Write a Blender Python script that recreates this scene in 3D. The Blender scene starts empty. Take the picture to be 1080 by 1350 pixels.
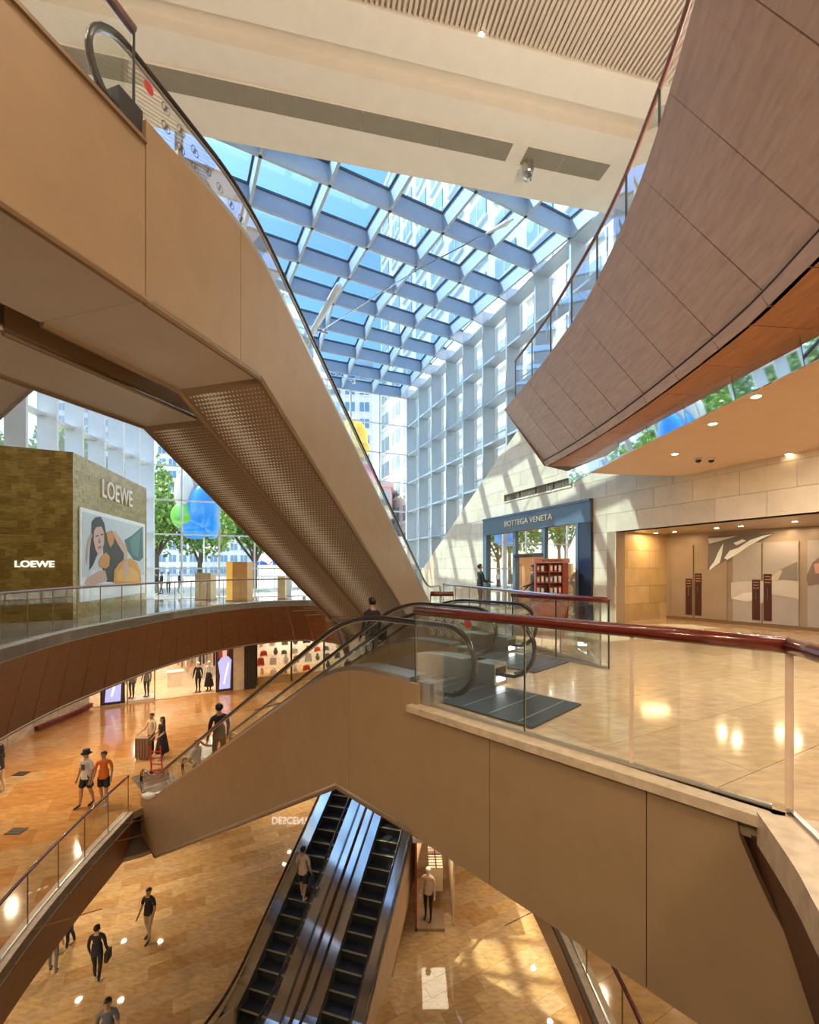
import bpy, math, random
from mathutils import Vector, Matrix
random.seed(7)
PI = math.pi
COL = bpy.context.scene.collection
SC = bpy.context.scene

# ------------------------------------------------------------ camera, sky, sun, exposure
EYE = 1.6
F = 585.0                                   # focal length in pixels of the 1080 wide frame
cam_d = bpy.data.cameras.new('camera'); cam = bpy.data.objects.new('camera', cam_d); COL.objects.link(cam)
cam.location = (0, 0, EYE); cam.rotation_euler = (PI/2, 0, 0)
cam_d.sensor_fit = 'HORIZONTAL'; cam_d.sensor_width = 36; cam_d.lens = 36*F/1080; cam_d.shift_y = 75/1080
cam_d.clip_start = .05; cam_d.clip_end = 1000
SC.camera = cam
SC.view_settings.view_transform = 'Standard'; SC.view_settings.look = 'None'
SC.view_settings.gamma = 1; SC.view_settings.exposure = 0.45
try: SC.view_settings.use_curve_mapping = False
except Exception: pass
w = bpy.data.worlds.new('sky'); SC.world = w; w.use_nodes = True
nt = w.node_tree; nt.nodes.clear()
sky = nt.nodes.new('ShaderNodeTexSky'); sky.sky_type = 'NISHITA'; sky.sun_disc = False
sky.sun_elevation = math.radians(52); sky.sun_rotation = math.radians(-72); sky.air_density = 1.0; sky.dust_density = 1.2; sky.ozone_density = 1.6
bg = nt.nodes.new('ShaderNodeBackground'); bg.inputs[1].default_value = .42
wo = nt.nodes.new('ShaderNodeOutputWorld')
nt.links.new(sky.outputs[0], bg.inputs[0]); nt.links.new(bg.outputs[0], wo.inputs[0])
sl = bpy.data.lights.new('sun', 'SUN'); sl.energy = 10.0; sl.angle = math.radians(.6); sl.color = (1, .80, .55)
so = bpy.data.objects.new('sun', sl); COL.objects.link(so)
so.rotation_euler = Vector((-.78, .12, 1.02)).to_track_quat('Z', 'Y').to_euler(); so.location = (-10, 5, 30)

def area(x, y, z, sx, sy, power, col=(1, .80, .56), rot=(0, 0, 0)):
    l = bpy.data.lights.new('ceiling_or_fill_lamp', 'AREA'); l.color = col
    if sx*sy < 3: l.shape = 'RECTANGLE'; l.size = sx; l.size_y = sy; l.energy = power; sp = [(0, 0)]
    else: l.shape = 'DISK'; l.size = .16; l.energy = power*.62/4; sp = [(-.25, -.25), (.25, -.25), (-.25, .25), (.25, .25)]
    for a, c in sp:
        o = bpy.data.objects.new('ceiling_or_fill_lamp', l); o.location = (x+a*sx, y+c*sy, z); o.rotation_euler = rot; COL.objects.link(o)
W1 = (1, .78, .50); W2 = (1, .88, .72)
# lamp fields under the slabs (the mall's own recessed lighting)
for a in [(-12, 16, -2.15, 4, 6, 340, W1), (-12, 8, -2.15, 4, 4, 170, W1), (-11.5, 22.5, -2.15, 5, 2, 220, W1), (-3, 24, -2.15, 6, 2, 220, W1),
          (6, 10, -2.15, 4, 6, 150, W1), (6, 3.5, -2.15, 3, 3, 90, W1),
          (-11, 9, -7.9, 3, 6, 230, W1), (-11, 17, -7.9, 3, 5, 230, W1), (-5, 23.5, -7.9, 6, 2, 230, W1), (6, 16, -7.9, 5, 4, 260, W1), (5.5, 8.5, -7.9, 3, 5, 230, W1),
          (6.2, 6.0, 3.86, 1.8, 4, 270, W2), (5.8, 3, 3.86, 1.6, 3, 150, W2),
          (-.5, 3.5, 12.1, 7, 4, 420, W2), (-7, 3.0, 12.1, 4, 4, 260, W2)]:
    area(*a)
# added fill lamps, unseen behind the camera, aimed to brighten the bridge side
for a in [(-1.6, -2.0, 4.0, 1.6, 1.9, 250, W1), (2.2, -1.6, 4.0, 1.6, 1.9, 180, W1)]:
    area(*a, rot=(math.radians(42), 0, 0))
# unseen fill lamps added above the upper level to brighten the top ceiling
for a in [(4.6, 5.0, 6.0, 1.2, 1.6, 270, W2), (4.6, 1.0, 6.0, 1.2, 1.6, 210, W2), (-6.2, 1.5, 6.0, 1.2, 1.6, 280, W2)]:
    area(*a, rot=(PI, 0, 0))

# ------------------------------------------------------------ materials
def mat(name, col, rough=.5, metal=0, var=.12, scale=3.0, stretch=None, bump=0, emit=None, es=1, spec=.5, coat=0, grain=None):
    m = bpy.data.materials.new(name); m.use_nodes = True; n = m.node_tree; b = n.nodes['Principled BSDF']
    b.inputs['Roughness'].default_value = rough; b.inputs['Metallic'].default_value = metal
    b.inputs['Specular IOR Level'].default_value = spec; b.inputs['Coat Weight'].default_value = coat; b.inputs['Coat Roughness'].default_value = .04
    tc = n.nodes.new('ShaderNodeTexCoord'); mp = n.nodes.new('ShaderNodeMapping'); no = n.nodes.new('ShaderNodeTexNoise')
    n.links.new(tc.outputs['Object'], mp.inputs[0]); n.links.new(mp.outputs[0], no.inputs['Vector'])
    if stretch: mp.inputs['Scale'].default_value = stretch
    no.inputs['Scale'].default_value = scale; no.inputs['Detail'].default_value = 5; no.inputs['Roughness'].default_value = .6
    r = n.nodes.new('ShaderNodeValToRGB'); n.links.new(no.outputs[0], r.inputs[0])
    r.color_ramp.elements[0].position = .3; r.color_ramp.elements[1].position = .7
    lo = [max(0, c*(1-var)) for c in col]; hi = [min(1, c*(1+var)) for c in col]
    r.color_ramp.elements[0].color = (*lo, 1); r.color_ramp.elements[1].color = (*hi, 1)
    n.links.new(r.outputs[0], b.inputs['Base Color'])
    if bump:
        bn = n.nodes.new('ShaderNodeBump'); bn.inputs['Strength'].default_value = bump; bn.inputs['Distance'].default_value = .01
        n.links.new(no.outputs[0], bn.inputs['Height']); n.links.new(bn.outputs[0], b.inputs['Normal'])
    if emit:
        b.inputs['Emission Color'].default_value = (*emit, 1); b.inputs['Emission Strength'].default_value = es
    return m
def glass(name, tint, refl=.10, facing=.25):
    m = bpy.data.materials.new(name); m.use_nodes = True; n = m.node_tree; n.nodes.clear()
    o = n.nodes.new('ShaderNodeOutputMaterial'); t = n.nodes.new('ShaderNodeBsdfTransparent'); g = n.nodes.new('ShaderNodeBsdfGlossy')
    g.inputs['Roughness'].default_value = .02; g.inputs['Color'].default_value = (1, 1, 1, 1); t.inputs['Color'].default_value = (*tint, 1)
    lw = n.nodes.new('ShaderNodeLayerWeight'); lw.inputs['Blend'].default_value = facing
    ma = n.nodes.new('ShaderNodeMath'); ma.operation = 'MULTIPLY_ADD'; ma.inputs[1].default_value = .4; ma.inputs[2].default_value = refl
    n.links.new(lw.outputs['Fresnel'], ma.inputs[0])
    mx = n.nodes.new('ShaderNodeMixShader'); n.links.new(ma.outputs[0], mx.inputs[0]); n.links.new(t.outputs[0], mx.inputs[1]); n.links.new(g.outputs[0], mx.inputs[2])
    n.links.new(mx.outputs[0], o.inputs[0]); return m
def lampm(name, col, s): return mat(name, col, emit=col, es=s)

fascia_m = mat('champagne_metal', (.42, .28, .155), .42, .2, .05, 2.5, bump=.05)
soffit_m = mat('pale_metal_soffit', (.80, .71, .58), .42, .05, .04, 1.2)
perf_m = mat('perforated_metal', (.34, .23, .14), .5, .1, .05, 2)
perfdot_m = mat('lit_hole_tone', (1.0, .95, .85), .6, 0, .03, 9)  # pale colour stands in for light glimpsed through the holes
trimm = mat('bronze_trim', (.30, .20, .12), .35, .5, .05)
mauve_m = mat('mauve_wood_panel', (.50, .36, .31), .45, 0, .16, 2.5, (1, 1, 9))
wood_m = mat('red_brown_wood', (.22, .075, .022), .42, 0, .2, 2.5, (1, 1, 6))
soffwood_m = mat('orange_wood_soffit', (.42, .17, .06), .4, 0, .2, 3, (6, 1, 1))
rail_m = mat('red_wood_handrail', (.12, .015, .007), .22, 0, .2, 6, coat=.6)
rail2_m = mat('brown_wood_handrail', (.20, .07, .04), .3, 0, .2, 6, coat=.3)
stone_ms = [mat('limestone_%d' % i, c, .55, 0, .10, 2.2, bump=.15) for i, c in enumerate([(.66, .55, .40), (.70, .59, .44), (.62, .51, .37), (.68, .56, .39)])]
goldst = [mat('warm_limestone_%d' % i, c, .5, 0, .12, 2.2, bump=.15) for i, c in enumerate([(.52, .36, .17), (.56, .40, .20), (.48, .33, .15)])]
curb_m = mat('curb_stone', (.58, .45, .31), .45, 0, .18, 9, bump=.3)
joint_m = mat('grout', (.34, .25, .16), .8, 0, .05)
tileA = [mat('polished_marble_%d' % i, c, .10, 0, .20, 5.0, (1, 2.2, 1), spec=.6) for i, c in enumerate([(.60, .42, .23), (.64, .46, .26), (.55, .38, .20), (.62, .43, .25)])]
tileL = [mat('grey_marble_%d' % i, c, .06, 0, .12, 1.2, spec=.6) for i, c in enumerate([(.42, .36, .25), (.47, .40, .29), (.38, .33, .23)])]
tile1 = [mat('amber_marble_%d' % i, c, .10, 0, .22, 3, (1, 2.5, 1), spec=.6) for i, c in enumerate([(.50, .25, .08), (.52, .28, .10), (.46, .22, .07), (.50, .30, .13)])]
tile2 = [mat('honey_marble_%d' % i, c, .13, 0, .22, 4, (1, 2.5, 1), spec=.6) for i, c in enumerate([(.50, .33, .16), (.55, .38, .21), (.42, .26, .12), (.52, .36, .18), (.46, .32, .18)])]
for m_ in tile2: m_.node_tree.nodes['Principled BSDF'].inputs['Roughness'].default_value = .035
steelframe = mat('painted_steel', (.42, .51, .60), .45, .1, .04)
steelwhite = mat('white_steel', (.72, .76, .80), .4, .1, .04)
steel = mat('brushed_steel', (.50, .50, .50), .28, .9, .08, 6, (1, 1, 14))
chrome = mat('polished_steel', (.58, .58, .59), .12, 1, .03)
rubber = mat('black_rubber_handrail', (.018, .015, .014), .18, 0, .1, coat=.5)
dark_m = mat('dark_void', (.025, .02, .018), .6)
plate_m = mat('ribbed_floor_plate', (.12, .125, .13), .3, .7, .2, 8, (1, 14, 1))
step_m = mat('step_tread', (.035, .04, .05), .35, .4, .15, 5)
stepedge = mat('yellow_step_edge', (.28, .24, .12), .5)
white_m = mat('warm_white_plaster', (.80, .72, .61), .6, 0, .03)
rib_m = mat('ribbed_ceiling_board', (.60, .50, .40), .6, 0, .04)
slot_m = mat('linear_air_slot', (.26, .22, .16), .6, 0, .08, 3)
beige_c = mat('peach_ceiling', (.68, .47, .31), .6, 0, .04)
gclear = glass('rail_glass', (.96, .985, .975), .04, .3)
gesc = glass('escalator_glass', (.88, .93, .90), .08, .3)
groof = glass('roof_glass', (.58, .75, .90), .03, .2)
gfac = glass('facade_glass', (.85, .93, .95), .03, .2)
gstrip = mat('mirror_strip', (.80, .88, .95), .03, 1, .02)
gedge = mat('glass_edge', (.03, .05, .045), .3)
gold_ms = [mat('gold_glazed_tile_%d' % i, c, .22, .25, .35, 5, (1, 1, 4), bump=.4) for i, c in enumerate([(.26, .18, .04), (.31, .22, .055), (.22, .15, .03)])]
goldside = [mat('gold_glazed_brick_%d' % i, c, .25, .2, .35, 7, (1, 1, 5), bump=.4) for i, c in enumerate([(.34, .26, .09), (.38, .29, .11), (.30, .23, .08)])]
bluegrey = mat('blue_grey_shopfront', (.10, .145, .19), .45, .1, .05)
navy = mat('navy_panel', (.015, .025, .05), .3)
letter_gold = mat('pale_gold_letter', (.9, .75, .5), .3, .3)
letter_white = lampm('white_lit_letter', (1, .97, .9), .9)
redk = mat('red_brown_kiosk', (.30, .045, .02), .35)
pinkk = mat('salmon_panel', (.55, .22, .15), .5)
warmback = mat('warm_shop_wall', (.75, .55, .35), .6)
doorp = mat('taupe_door_panel', (.36, .28, .21), .32, .1, .05)
doorp2 = mat('grey_door_panel', (.42, .39, .37), .30, .1, .05)
handlep = mat('maroon_door_plate', (.07, .018, .012), .35)
leafs = [mat('leaf_green_%d' % i, c, .6, 0, .25, 2) for i, c in enumerate([(.22, .40, .07), (.10, .22, .05), (.30, .48, .10)])]
bark = mat('bark', (.12, .08, .05), .8)
downl = lampm('downlight_lens', (1, .85, .6), 14)
skin_m = mat('skin', (.50, .28, .17), .5); hair_m = mat('black_hair', (.012, .01, .01), .4); black_c = mat('black_cloth', (.015, .015, .018), .7)
white_c = mat('white_cloth', (.72, .70, .68), .7); orange_c = mat('orange_cloth', (.75, .17, .02), .7); beige_cl = mat('beige_cloth', (.62, .50, .36), .7)
grey_c = mat('grey_cloth', (.16, .16, .17), .7); khaki_c = mat('khaki_cloth', (.50, .40, .27), .7); navy_c = mat('navy_cloth', (.02, .03, .08), .7)
shoe_w = mat('pale_shoe', (.6, .58, .55), .5); shoe_b = mat('dark_shoe', (.02, .02, .02), .4)
flatcol = {}
def fc(c, e=0):
    k = tuple(c)+(e,)
    if k not in flatcol: flatcol[k] = mat('print_colour_%d' % len(flatcol), c, .5, 0, .05, emit=c if e else None, es=e)
    return flatcol[k]

# ------------------------------------------------------------ mesh helpers
class MB:
    def __init__(s): s.v = []; s.f = []; s.m = []; s.mats = []
    def mi(s, m):
        if m not in s.mats: s.mats.append(m)
        return s.mats.index(m)
    def add(s, vs, fs, m):
        o = len(s.v); s.v += [tuple(v) for v in vs]; i = s.mi(m)
        for f in fs: s.f.append([o+k for k in f]); s.m.append(i)
    def prism(s, poly, fr, h0, h1, m):
        """poly in (a,b); fr(a,b,h) -> world; solid between h0 and h1"""
        n = len(poly)
        s.add([fr(a, b, h0) for a, b in poly]+[fr(a, b, h1) for a, b in poly],
              [list(range(n))[::-1], list(range(n, 2*n))]+[[i, (i+1) % n, n+(i+1) % n, n+i] for i in range(n)], m)
    def box(s, x0, x1, y0, y1, z0, z1, m, fr=None):
        fr = fr or (lambda a, b, h: (a, b, h)); s.prism([(x0, y0), (x1, y0), (x1, y1), (x0, y1)], fr, z0, z1, m)
    def tube(s, pts, r, m, k=8, ry=None, up=None, caps=True):
        pts = [Vector(p) for p in pts]; n = len(pts); vs = []
        for i, p in enumerate(pts):
            t = ((pts[min(i+1, n-1)]-p).normalized()+(p-pts[max(i-1, 0)]).normalized()).normalized() if 0 < i < n-1 else (pts[min(i+1, n-1)]-pts[max(i-1, 0)]).normalized()
            if up is not None: b = Vector(up).normalized()
            else:
                b = Vector((0, 0, 1)) if abs(t.z) < .95 else Vector((1, 0, 0))
                b = t.cross(b).normalized()
            a = t.cross(b).normalized(); rr = r[i] if isinstance(r, (list, tuple)) else r; r2 = rr if ry is None else ry
            for j in range(k):
                q = 2*PI*j/k+PI/k; vs.append(p+a*rr*math.cos(q)+b*r2*math.sin(q))
        fs = [[i*k+j, i*k+(j+1) % k, (i+1)*k+(j+1) % k, (i+1)*k+j] for i in range(n-1) for j in range(k)]
        if caps: fs += [list(range(k))[::-1], [(n-1)*k+j for j in range(k)]]
        s.add(vs, fs, m)
    def lathe(s, prof, c, m, k=12):
        vs = [(c[0]+r*math.cos(2*PI*j/k), c[1]+r*math.sin(2*PI*j/k), c[2]+z) for r, z in prof for j in range(k)]; n = len(prof)
        s.add(vs, [[i*k+j, i*k+(j+1) % k, (i+1)*k+(j+1) % k, (i+1)*k+j] for i in range(n-1) for j in range(k)]+[list(range(k))[::-1], [(n-1)*k+j for j in range(k)]], m)
    def ball(s, c, r, m, nu=10, nv=7, keep=None):
        r = r if isinstance(r, (tuple, list)) else (r, r, r)
        vs = []; 
        for i in range(nv+1):
            t = PI*i/nv
            for j in range(nu):
                q = 2*PI*j/nu; vs.append((c[0]+r[0]*math.sin(t)*math.cos(q), c[1]+r[1]*math.sin(t)*math.sin(q), c[2]+r[2]*math.cos(t)))
        fs = [[i*nu+j, (i+1)*nu+j, (i+1)*nu+(j+1) % nu, i*nu+(j+1) % nu] for i in range(nv) for j in range(nu)]
        if keep: fs = [f for f in fs if keep([sum(vs[k][a] for k in f)/4-c[a] for a in range(3)])]
        s.add(vs, fs, m)
    def build(s, name, parent=None, smooth=False, kind=None, label=None):
        me = bpy.data.meshes.new(name); me.from_pydata(s.v, [], s.f)
        for m in s.mats: me.materials.append(m)
        if len(s.mats) > 1: me.polygons.foreach_set('material_index', s.m)
        if smooth: me.polygons.foreach_set('use_smooth', [True]*len(s.f))
        me.update()
        return link(name, me, parent, kind, label)
def link(name, me, parent=None, kind=None, label=None):
    o = bpy.data.objects.new(name, me); COL.objects.link(o)
    if parent is not None:
        o.parent = parent; o.matrix_parent_inverse = Matrix.Translation(-parent.location)
    if kind: o['kind'] = kind
    if label: o['label'] = label
    return o
def P1(fn):
    b = MB(); fn(b); return b
def thing(name, label, cat, loc=(0, 0, 0), group=None, rz=0):
    o = bpy.data.objects.new(name, None); COL.objects.link(o); o.location = loc; o.rotation_euler = (0, 0, rz); o.empty_display_size = .2
    o['label'] = label; o['category'] = cat
    if group: o['group'] = group
    return o
def struct(name, label, loc=(0, 0, 0)):
    o = bpy.data.objects.new(name, None); COL.objects.link(o); o.location = loc; o.empty_display_size = .2
    o['kind'] = 'structure'; o['label'] = label; o['category'] = name.split('_')[0]; return o
def cr(pts, n=6):
    """Catmull-Rom through the points"""
    pts = [Vector(p) for p in pts]; out = []
    for i in range(len(pts)-1):
        p0 = pts[max(i-1, 0)]; p1 = pts[i]; p2 = pts[i+1]; p3 = pts[min(i+2, len(pts)-1)]
        for k in range(n):
            t = k/n; out.append(.5*((2*p1)+(-p0+p2)*t+(2*p0-5*p1+4*p2-p3)*t*t+(-p0+3*p1-3*p2+p3)*t**3))
    out.append(pts[-1]); return out
def resample(pts, n):
    pts = [Vector(p) for p in pts]; L = [0]
    for a, b in zip(pts, pts[1:]): L.append(L[-1]+(b-a).length)
    out = []; k = 0
    for i in range(n+1):
        d = L[-1]*i/n
        while k < len(L)-2 and L[k+1] < d: k += 1
        out.append(pts[k].lerp(pts[k+1], (d-L[k])/max(1e-9, L[k+1]-L[k])))
    return out
def offset(pts, d):
    out = []
    for i, p in enumerate(pts):
        t = (pts[min(i+1, len(pts)-1)]-pts[max(i-1, 0)]); t = Vector((t[0], t[1])).normalized()
        out.append(Vector((p[0]+t.y*d, p[1]-t.x*d)))
    return out
def clip(poly, a, b, c):
    """keep a*x+b*y<=c"""
    out = []
    for i in range(len(poly)):
        p, q = poly[i-1], poly[i]; dp = a*p[0]+b*p[1]-c; dq = a*q[0]+b*q[1]-c
        if (dp <= 0) != (dq <= 0):
            t = dp/(dp-dq); out.append((p[0]+(q[0]-p[0])*t, p[1]+(q[1]-p[1])*t))
        if dq <= 0: out.append(tuple(q))
    return out
def parea(p): return abs(sum(p[i-1][0]*p[i][1]-p[i][0]*p[i-1][1] for i in range(len(p))))/2
def visible(c, mx=1.25):
    if c.y < .3: return False
    x = 540+F*c.x/c.y; y = 750-F*(c.z-EYE)/c.y
    return -200 < x < 1280 and -200 < y < 1550
def tiles(parent, poly, fr, tw, th, ang, mats, joint=.006, thick=.02, limit=300, name='tile', bond=.5, org=(0, 0), rnd=0):
    ca, sa = math.cos(ang), math.sin(ang)
    R = [((x-org[0])*ca+(y-org[1])*sa, -(x-org[0])*sa+(y-org[1])*ca) for x, y in poly]
    x0 = min(p[0] for p in R); x1 = max(p[0] for p in R); y0 = min(p[1] for p in R); y1 = max(p[1] for p in R)
    cells = []
    for j in range(math.floor(y0/th), math.ceil(y1/th)):
        strip = clip(clip(R, 0, -1, -(j*th+joint/2)), 0, 1, (j+1)*th-joint/2)
        if len(strip) < 3: continue
        off = (j % 2)*bond*tw if bond < 1 else random.random()*tw
        for i in range(math.floor((x0-off)/tw)-1, math.ceil((x1-off)/tw)+1):
            c = clip(clip(strip, -1, 0, -(i*tw+off+joint/2)), 1, 0, (i+1)*tw+off-joint/2)
            if len(c) < 3 or parea(c) < .004: continue
            c = [(x*ca-y*sa+org[0], x*sa+y*ca+org[1]) for x, y in c]
            cc = Vector(fr(sum(p[0] for p in c)/len(c), sum(p[1] for p in c)/len(c), 0))
            if not visible(cc): continue
            cells.append((parea(c)/max(.5, (cc-cam.location).length_squared), c))
    cells.sort(key=lambda t: -t[0]); rest = MB()
    for k, (s, c) in enumerate(cells):
        m = random.choice(mats); h = random.random()*rnd
        if k < limit:
            b = MB(); b.prism(c, fr, -thick, h, m); b.build(name, parent)
        else: rest.prism(c, fr, -thick, h, m)
    if rest.v: rest.build(name, parent, kind='stuff')
def zf(z): return lambda a, b, h: (a, b, z+h)
def text(s, size, m, origin, ux, uz, parent=None, name='lettering', ext=.02, spacing=1.0, fit=None, narrow=1.0, bold=0):
    c = bpy.data.curves.new('t', 'FONT'); c.body = s; c.size = size; c.extrude = ext; c.align_x = 'CENTER'; c.align_y = 'CENTER'; c.space_character = spacing; c.offset = bold
    o = bpy.data.objects.new('t', c); COL.objects.link(o); bpy.context.view_layer.update()
    me = bpy.data.meshes.new_from_object(o.evaluated_get(bpy.context.evaluated_depsgraph_get())); bpy.data.objects.remove(o)
    ux = Vector(ux).normalized(); uz = Vector(uz).normalized(); un = ux.cross(uz); og = Vector(origin)
    xs = [v.co.x for v in me.vertices]; k = (fit/(max(xs)-min(xs))) if fit else narrow
    for v in me.vertices: v.co = og+ux*v.co.x*k+uz*v.co.y+un*v.co.z
    me.materials.clear(); me.materials.append(m); me.name = name
    return link(name, me, parent)

# ------------------------------------------------------------ frames of reference
N = Vector((.714, .70)); S = Vector((-.70, .714))             # middle escalators: across, and along downwards
def FM(n, s, z): return (N.x*n+S.x*s, N.y*n+S.y*s, z)
Pp = Vector((.958, -.287)); D = Vector((.287, .958))          # upper and lower escalators
def FU(c, s, z): return (Pp.x*c+D.x*s, Pp.y*c+D.y*s, z)
W0 = Vector((5.74, 13.87)); WV = Vector((-.37, .929)); WN = Vector((-.929, -.37))
def FW(u, z, h): return (W0.x+WV.x*u+WN.x*h, W0.y+WV.y*u+WN.y*h, z)   # stone/glass wall: h towards the hall
TA = math.atan2(.4716, .8818)                                 # direction of the floor tiles
ZB, Z1, Z2 = 5.8, -5.8, -10.8

# ------------------------------------------------------------ LEVEL A floors
ORD = ['first', 'second', 'third', 'fourth', 'fifth', 'sixth', 'seventh', 'eighth', 'ninth', 'tenth', 'eleventh', 'twelfth', 'thirteenth', 'fourteenth']
def xy(p): return (p[0], p[1])
f_right = [(1.4, -3), (1.5, .6), (2.05, 2.1), (2.38, 2.93), xy(FM(3.80, 2.0, 0)), xy(FM(3.80, 3.75, 0)), xy(FM(5.45, 3.75, 0)), xy(FM(5.62, 4.95, 0)), xy(FM(7.55, 4.95, 0)), (3.1, 7.2), (1.12, 14.6),
           xy(FU(-3.6, 12.9, 0)), xy(FU(-5.45, 12.9, 0)), xy(FU(-5.5, 14.1, 0)), xy(FU(-5.6, 26.5, 0)), (-.15, 28.65), xy(FW(0, 0, 0)), xy(FW(-.885, 0, 0)), (8.29, 14.3), (13.4, 7.1), (13.4, -3)]
arcA = [(-7.1, 6.3), (-8.07, 8.75), (-8.7, 11.4), (-8.85, 14.0), (-8.75, 17.0), (-8.2, 19.6), (-7.0, 21.6), (-5.2, 22.4), (-3.6, 21.0), (-3.1, 18.0)]
arcAs = cr(arcA, 6)
f_left = [tuple(p) for p in arcAs][::-1]+[(-13.6, 6.3), (-13.3, 15.3), (-14.1, 23.0), (-4.0, 27.1), xy(FU(-5.6, 26.5, 0)), xy(FU(-5.5, 14.1, 0)), xy(FU(-7.3, 14.1, 0))]
fa = struct('floor', 'polished beige marble floor of the middle level in front of the shops')
b = MB(); b.prism(f_right, zf(0), -.22, -.018, joint_m); b.build('slab', fa)
tiles(fa, f_right, zf(0), 1.35, .9, TA, tileA, limit=300)
fl = struct('floor', 'glossy marble floor of the middle level on the left beside the gold pop-up shop')
b = MB(); b.prism(f_left, zf(0), -.25, -.018, joint_m); b.build('slab', fl)
botP = offset([Vector(p) for p in arcAs], -.55)
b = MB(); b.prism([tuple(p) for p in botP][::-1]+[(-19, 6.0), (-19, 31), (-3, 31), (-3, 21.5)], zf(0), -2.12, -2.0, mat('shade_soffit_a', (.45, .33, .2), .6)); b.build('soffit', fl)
tiles(fl, f_left, zf(0), 1.35, .9, TA, tileL, limit=250)
# curb and raked wooden fascia round the left void
def curb(parent, pts, z, inw, m=curb_m, hh=.26, wd=.32, out=1):
    ins = offset(pts, -abs(inw)); n = len(pts)
    b = MB(); vs = []
    for p, q in zip(pts, ins): vs += [(p[0], p[1], z-hh), (p[0], p[1], z+.015), (q[0], q[1], z+.015), (q[0], q[1], z-hh)]
    b.add(vs, [[i*4+j, i*4+(j+1) % 4, i*4+4+(j+1) % 4, i*4+4+j] for i in range(n-1) for j in range(4)]+[[3, 2, 1, 0], [(n-1)*4+j for j in range(4)]], m)
    b.build('curb', parent)
def fascia(parent, top, bot, zt, zb, npan, m, gap=.006, name='fascia_panel', shift=0, thick=.05, out=1):
    T = resample(top, npan*4); B = resample(bot, npan*4)
    for k in range(npan):
        vs = []; idx = range(k*4, k*4+5)
        for j, i in enumerate(idx):
            t = T[i].copy(); bb = B[i].copy()
            if j == 0: t = T[i].lerp(T[i+1], gap); bb = B[i].lerp(B[i+1], gap*4)
            nx = (T[min(i+1, npan*4)]-T[max(i-1, 0)]).normalized(); nn = Vector((nx.y, -nx.x))*thick*out
            vs += [(t.x, t.y, zt), (bb.x, bb.y, zb), (bb.x-nn.x, bb.y-nn.y, zb), (t.x-nn.x, t.y-nn.y, zt)]
        b = MB(); b.add(vs, [[j*4+q, j*4+(q+1) % 4, j*4+4+(q+1) % 4, j*4+4+q] for j in range(4) for q in range(4)]+[[3, 2, 1, 0], [16, 17, 18, 19]], m)
        b.build(name, parent, smooth=False)
A2 = [Vector(p) for p in arcAs]
curb(fl, A2, 0, -.30)
botA = offset(A2, -.55)
fascia(fl, offset(A2, -.03), botA, -.26, -2.05, 26, wood_m, out=-1, gap=.03)
b = MB()
b.tube([(p.x, p.y, -2.08) for p in botA], .06, trimm, 6); b.build('edge_trim', fl)
b = MB(); b.tube([(p.x, p.y, -.27) for p in offset(A2, -.02)], .012, trimm, 6); b.build('shadow_line', fl)

# ------------------------------------------------------------ balustrades
def balustrade(label, path, z, npan, railm, cat='railing', h=1.1, rr=.045, post=True, group=None, gl=None, base=True, raily=None, edge=None, name='balustrade', postr=.012):
    pts = [Vector(p) for p in path]; R = resample(pts, npan*4)
    t = thing(name, label, cat, (R[0].x, R[0].y, z), group)
    b = MB(); b.tube([(p.x, p.y, z+h) for p in R], rr, railm, 10, ry=raily); b.build('handrail', t, smooth=True)
    for k in range(npan):
        b = MB(); vs = []
        for j in range(5):
            i = k*4+j; p = R[i]
            if j == 0: p = R[i].lerp(R[i+1], .03)
            if j == 4: p = R[i].lerp(R[i-1], .03)
            vs += [(p.x, p.y, z+.02), (p.x, p.y, z+h-.03)]
        b.add(vs, [[j*2, j*2+2, j*2+3, j*2+1] for j in range(4)], gl or gclear); b.build('glass_panel', t)
    if post:
        for k in range(npan+1):
            p = R[k*4]; b = MB(); b.tube([(p.x, p.y, z), (p.x, p.y, z+h)], postr, edge or trimm, 6); b.build('post', t)
    if base:
        b = MB(); b.tube([(p.x, p.y, z+.02) for p in R], .025, steel, 4); b.build('base_channel', t)
    return t
balustrade('curved glass balustrade with brown wooden handrail round the left void on the middle level', offset(A2, -.17), 0, 24, rail2_m, rr=.035)
P_near = [(-.0, 5.30), (.6, 4.73), (1.2, 4.10), (1.75, 3.52), (2.42, 2.86)]
JS = mat('peach_glass_joint', (.75, .55, .42), .3)
def onN(px, n=3.80): r_ = (px-540)/F; Y = n/(.714*r_+.7); return Vector((r_*Y, Y))
CN = onN(1041)
t = balustrade('frameless glass balustrade with thick glossy red handrail nearest the camera', [onN(548), CN], 0, 1, rail_m, rr=.055, post=False, edge=gedge, base=False)
b = MB(); b.prism([(3.62, .0), (.42, .0), (.42, .03), (3.62, .03)], lambda a, bb, h: FM(h, a, bb), 3.785, 3.815, steel); b.build('base_channel', t)
for ch in list(t.children):
    if ch.name.startswith('glass_panel'): bpy.data.objects.remove(ch)
gq = [onN(x) for x in (548, 692, 833, 1041)]; qd_ = (gq[-1]-gq[0]).normalized()
for a_, c_ in zip(gq, gq[1:]):
    b = MB(); b.box(.008, (c_-a_).length-.008, -.006, .006, .02, 1.07, gclear, lambda a, c, h, p=a_: (p.x+qd_.x*a-qd_.y*c, p.y+qd_.y*a+qd_.x*c, h)); b.build('glass_panel', t)
for p, hw in ((gq[0], .005), (gq[1], .006), (gq[2], .013), (gq[3], .022)):
    b = MB(); b.box(-hw, hw, -.010, .010, .02, 1.07, JS if hw > .01 else gedge, lambda a, c, h, p=p: (p.x+qd_.x*a-qd_.y*c, p.y+qd_.y*a+qd_.x*c, h)); b.build('joint_strip', t)
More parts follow.
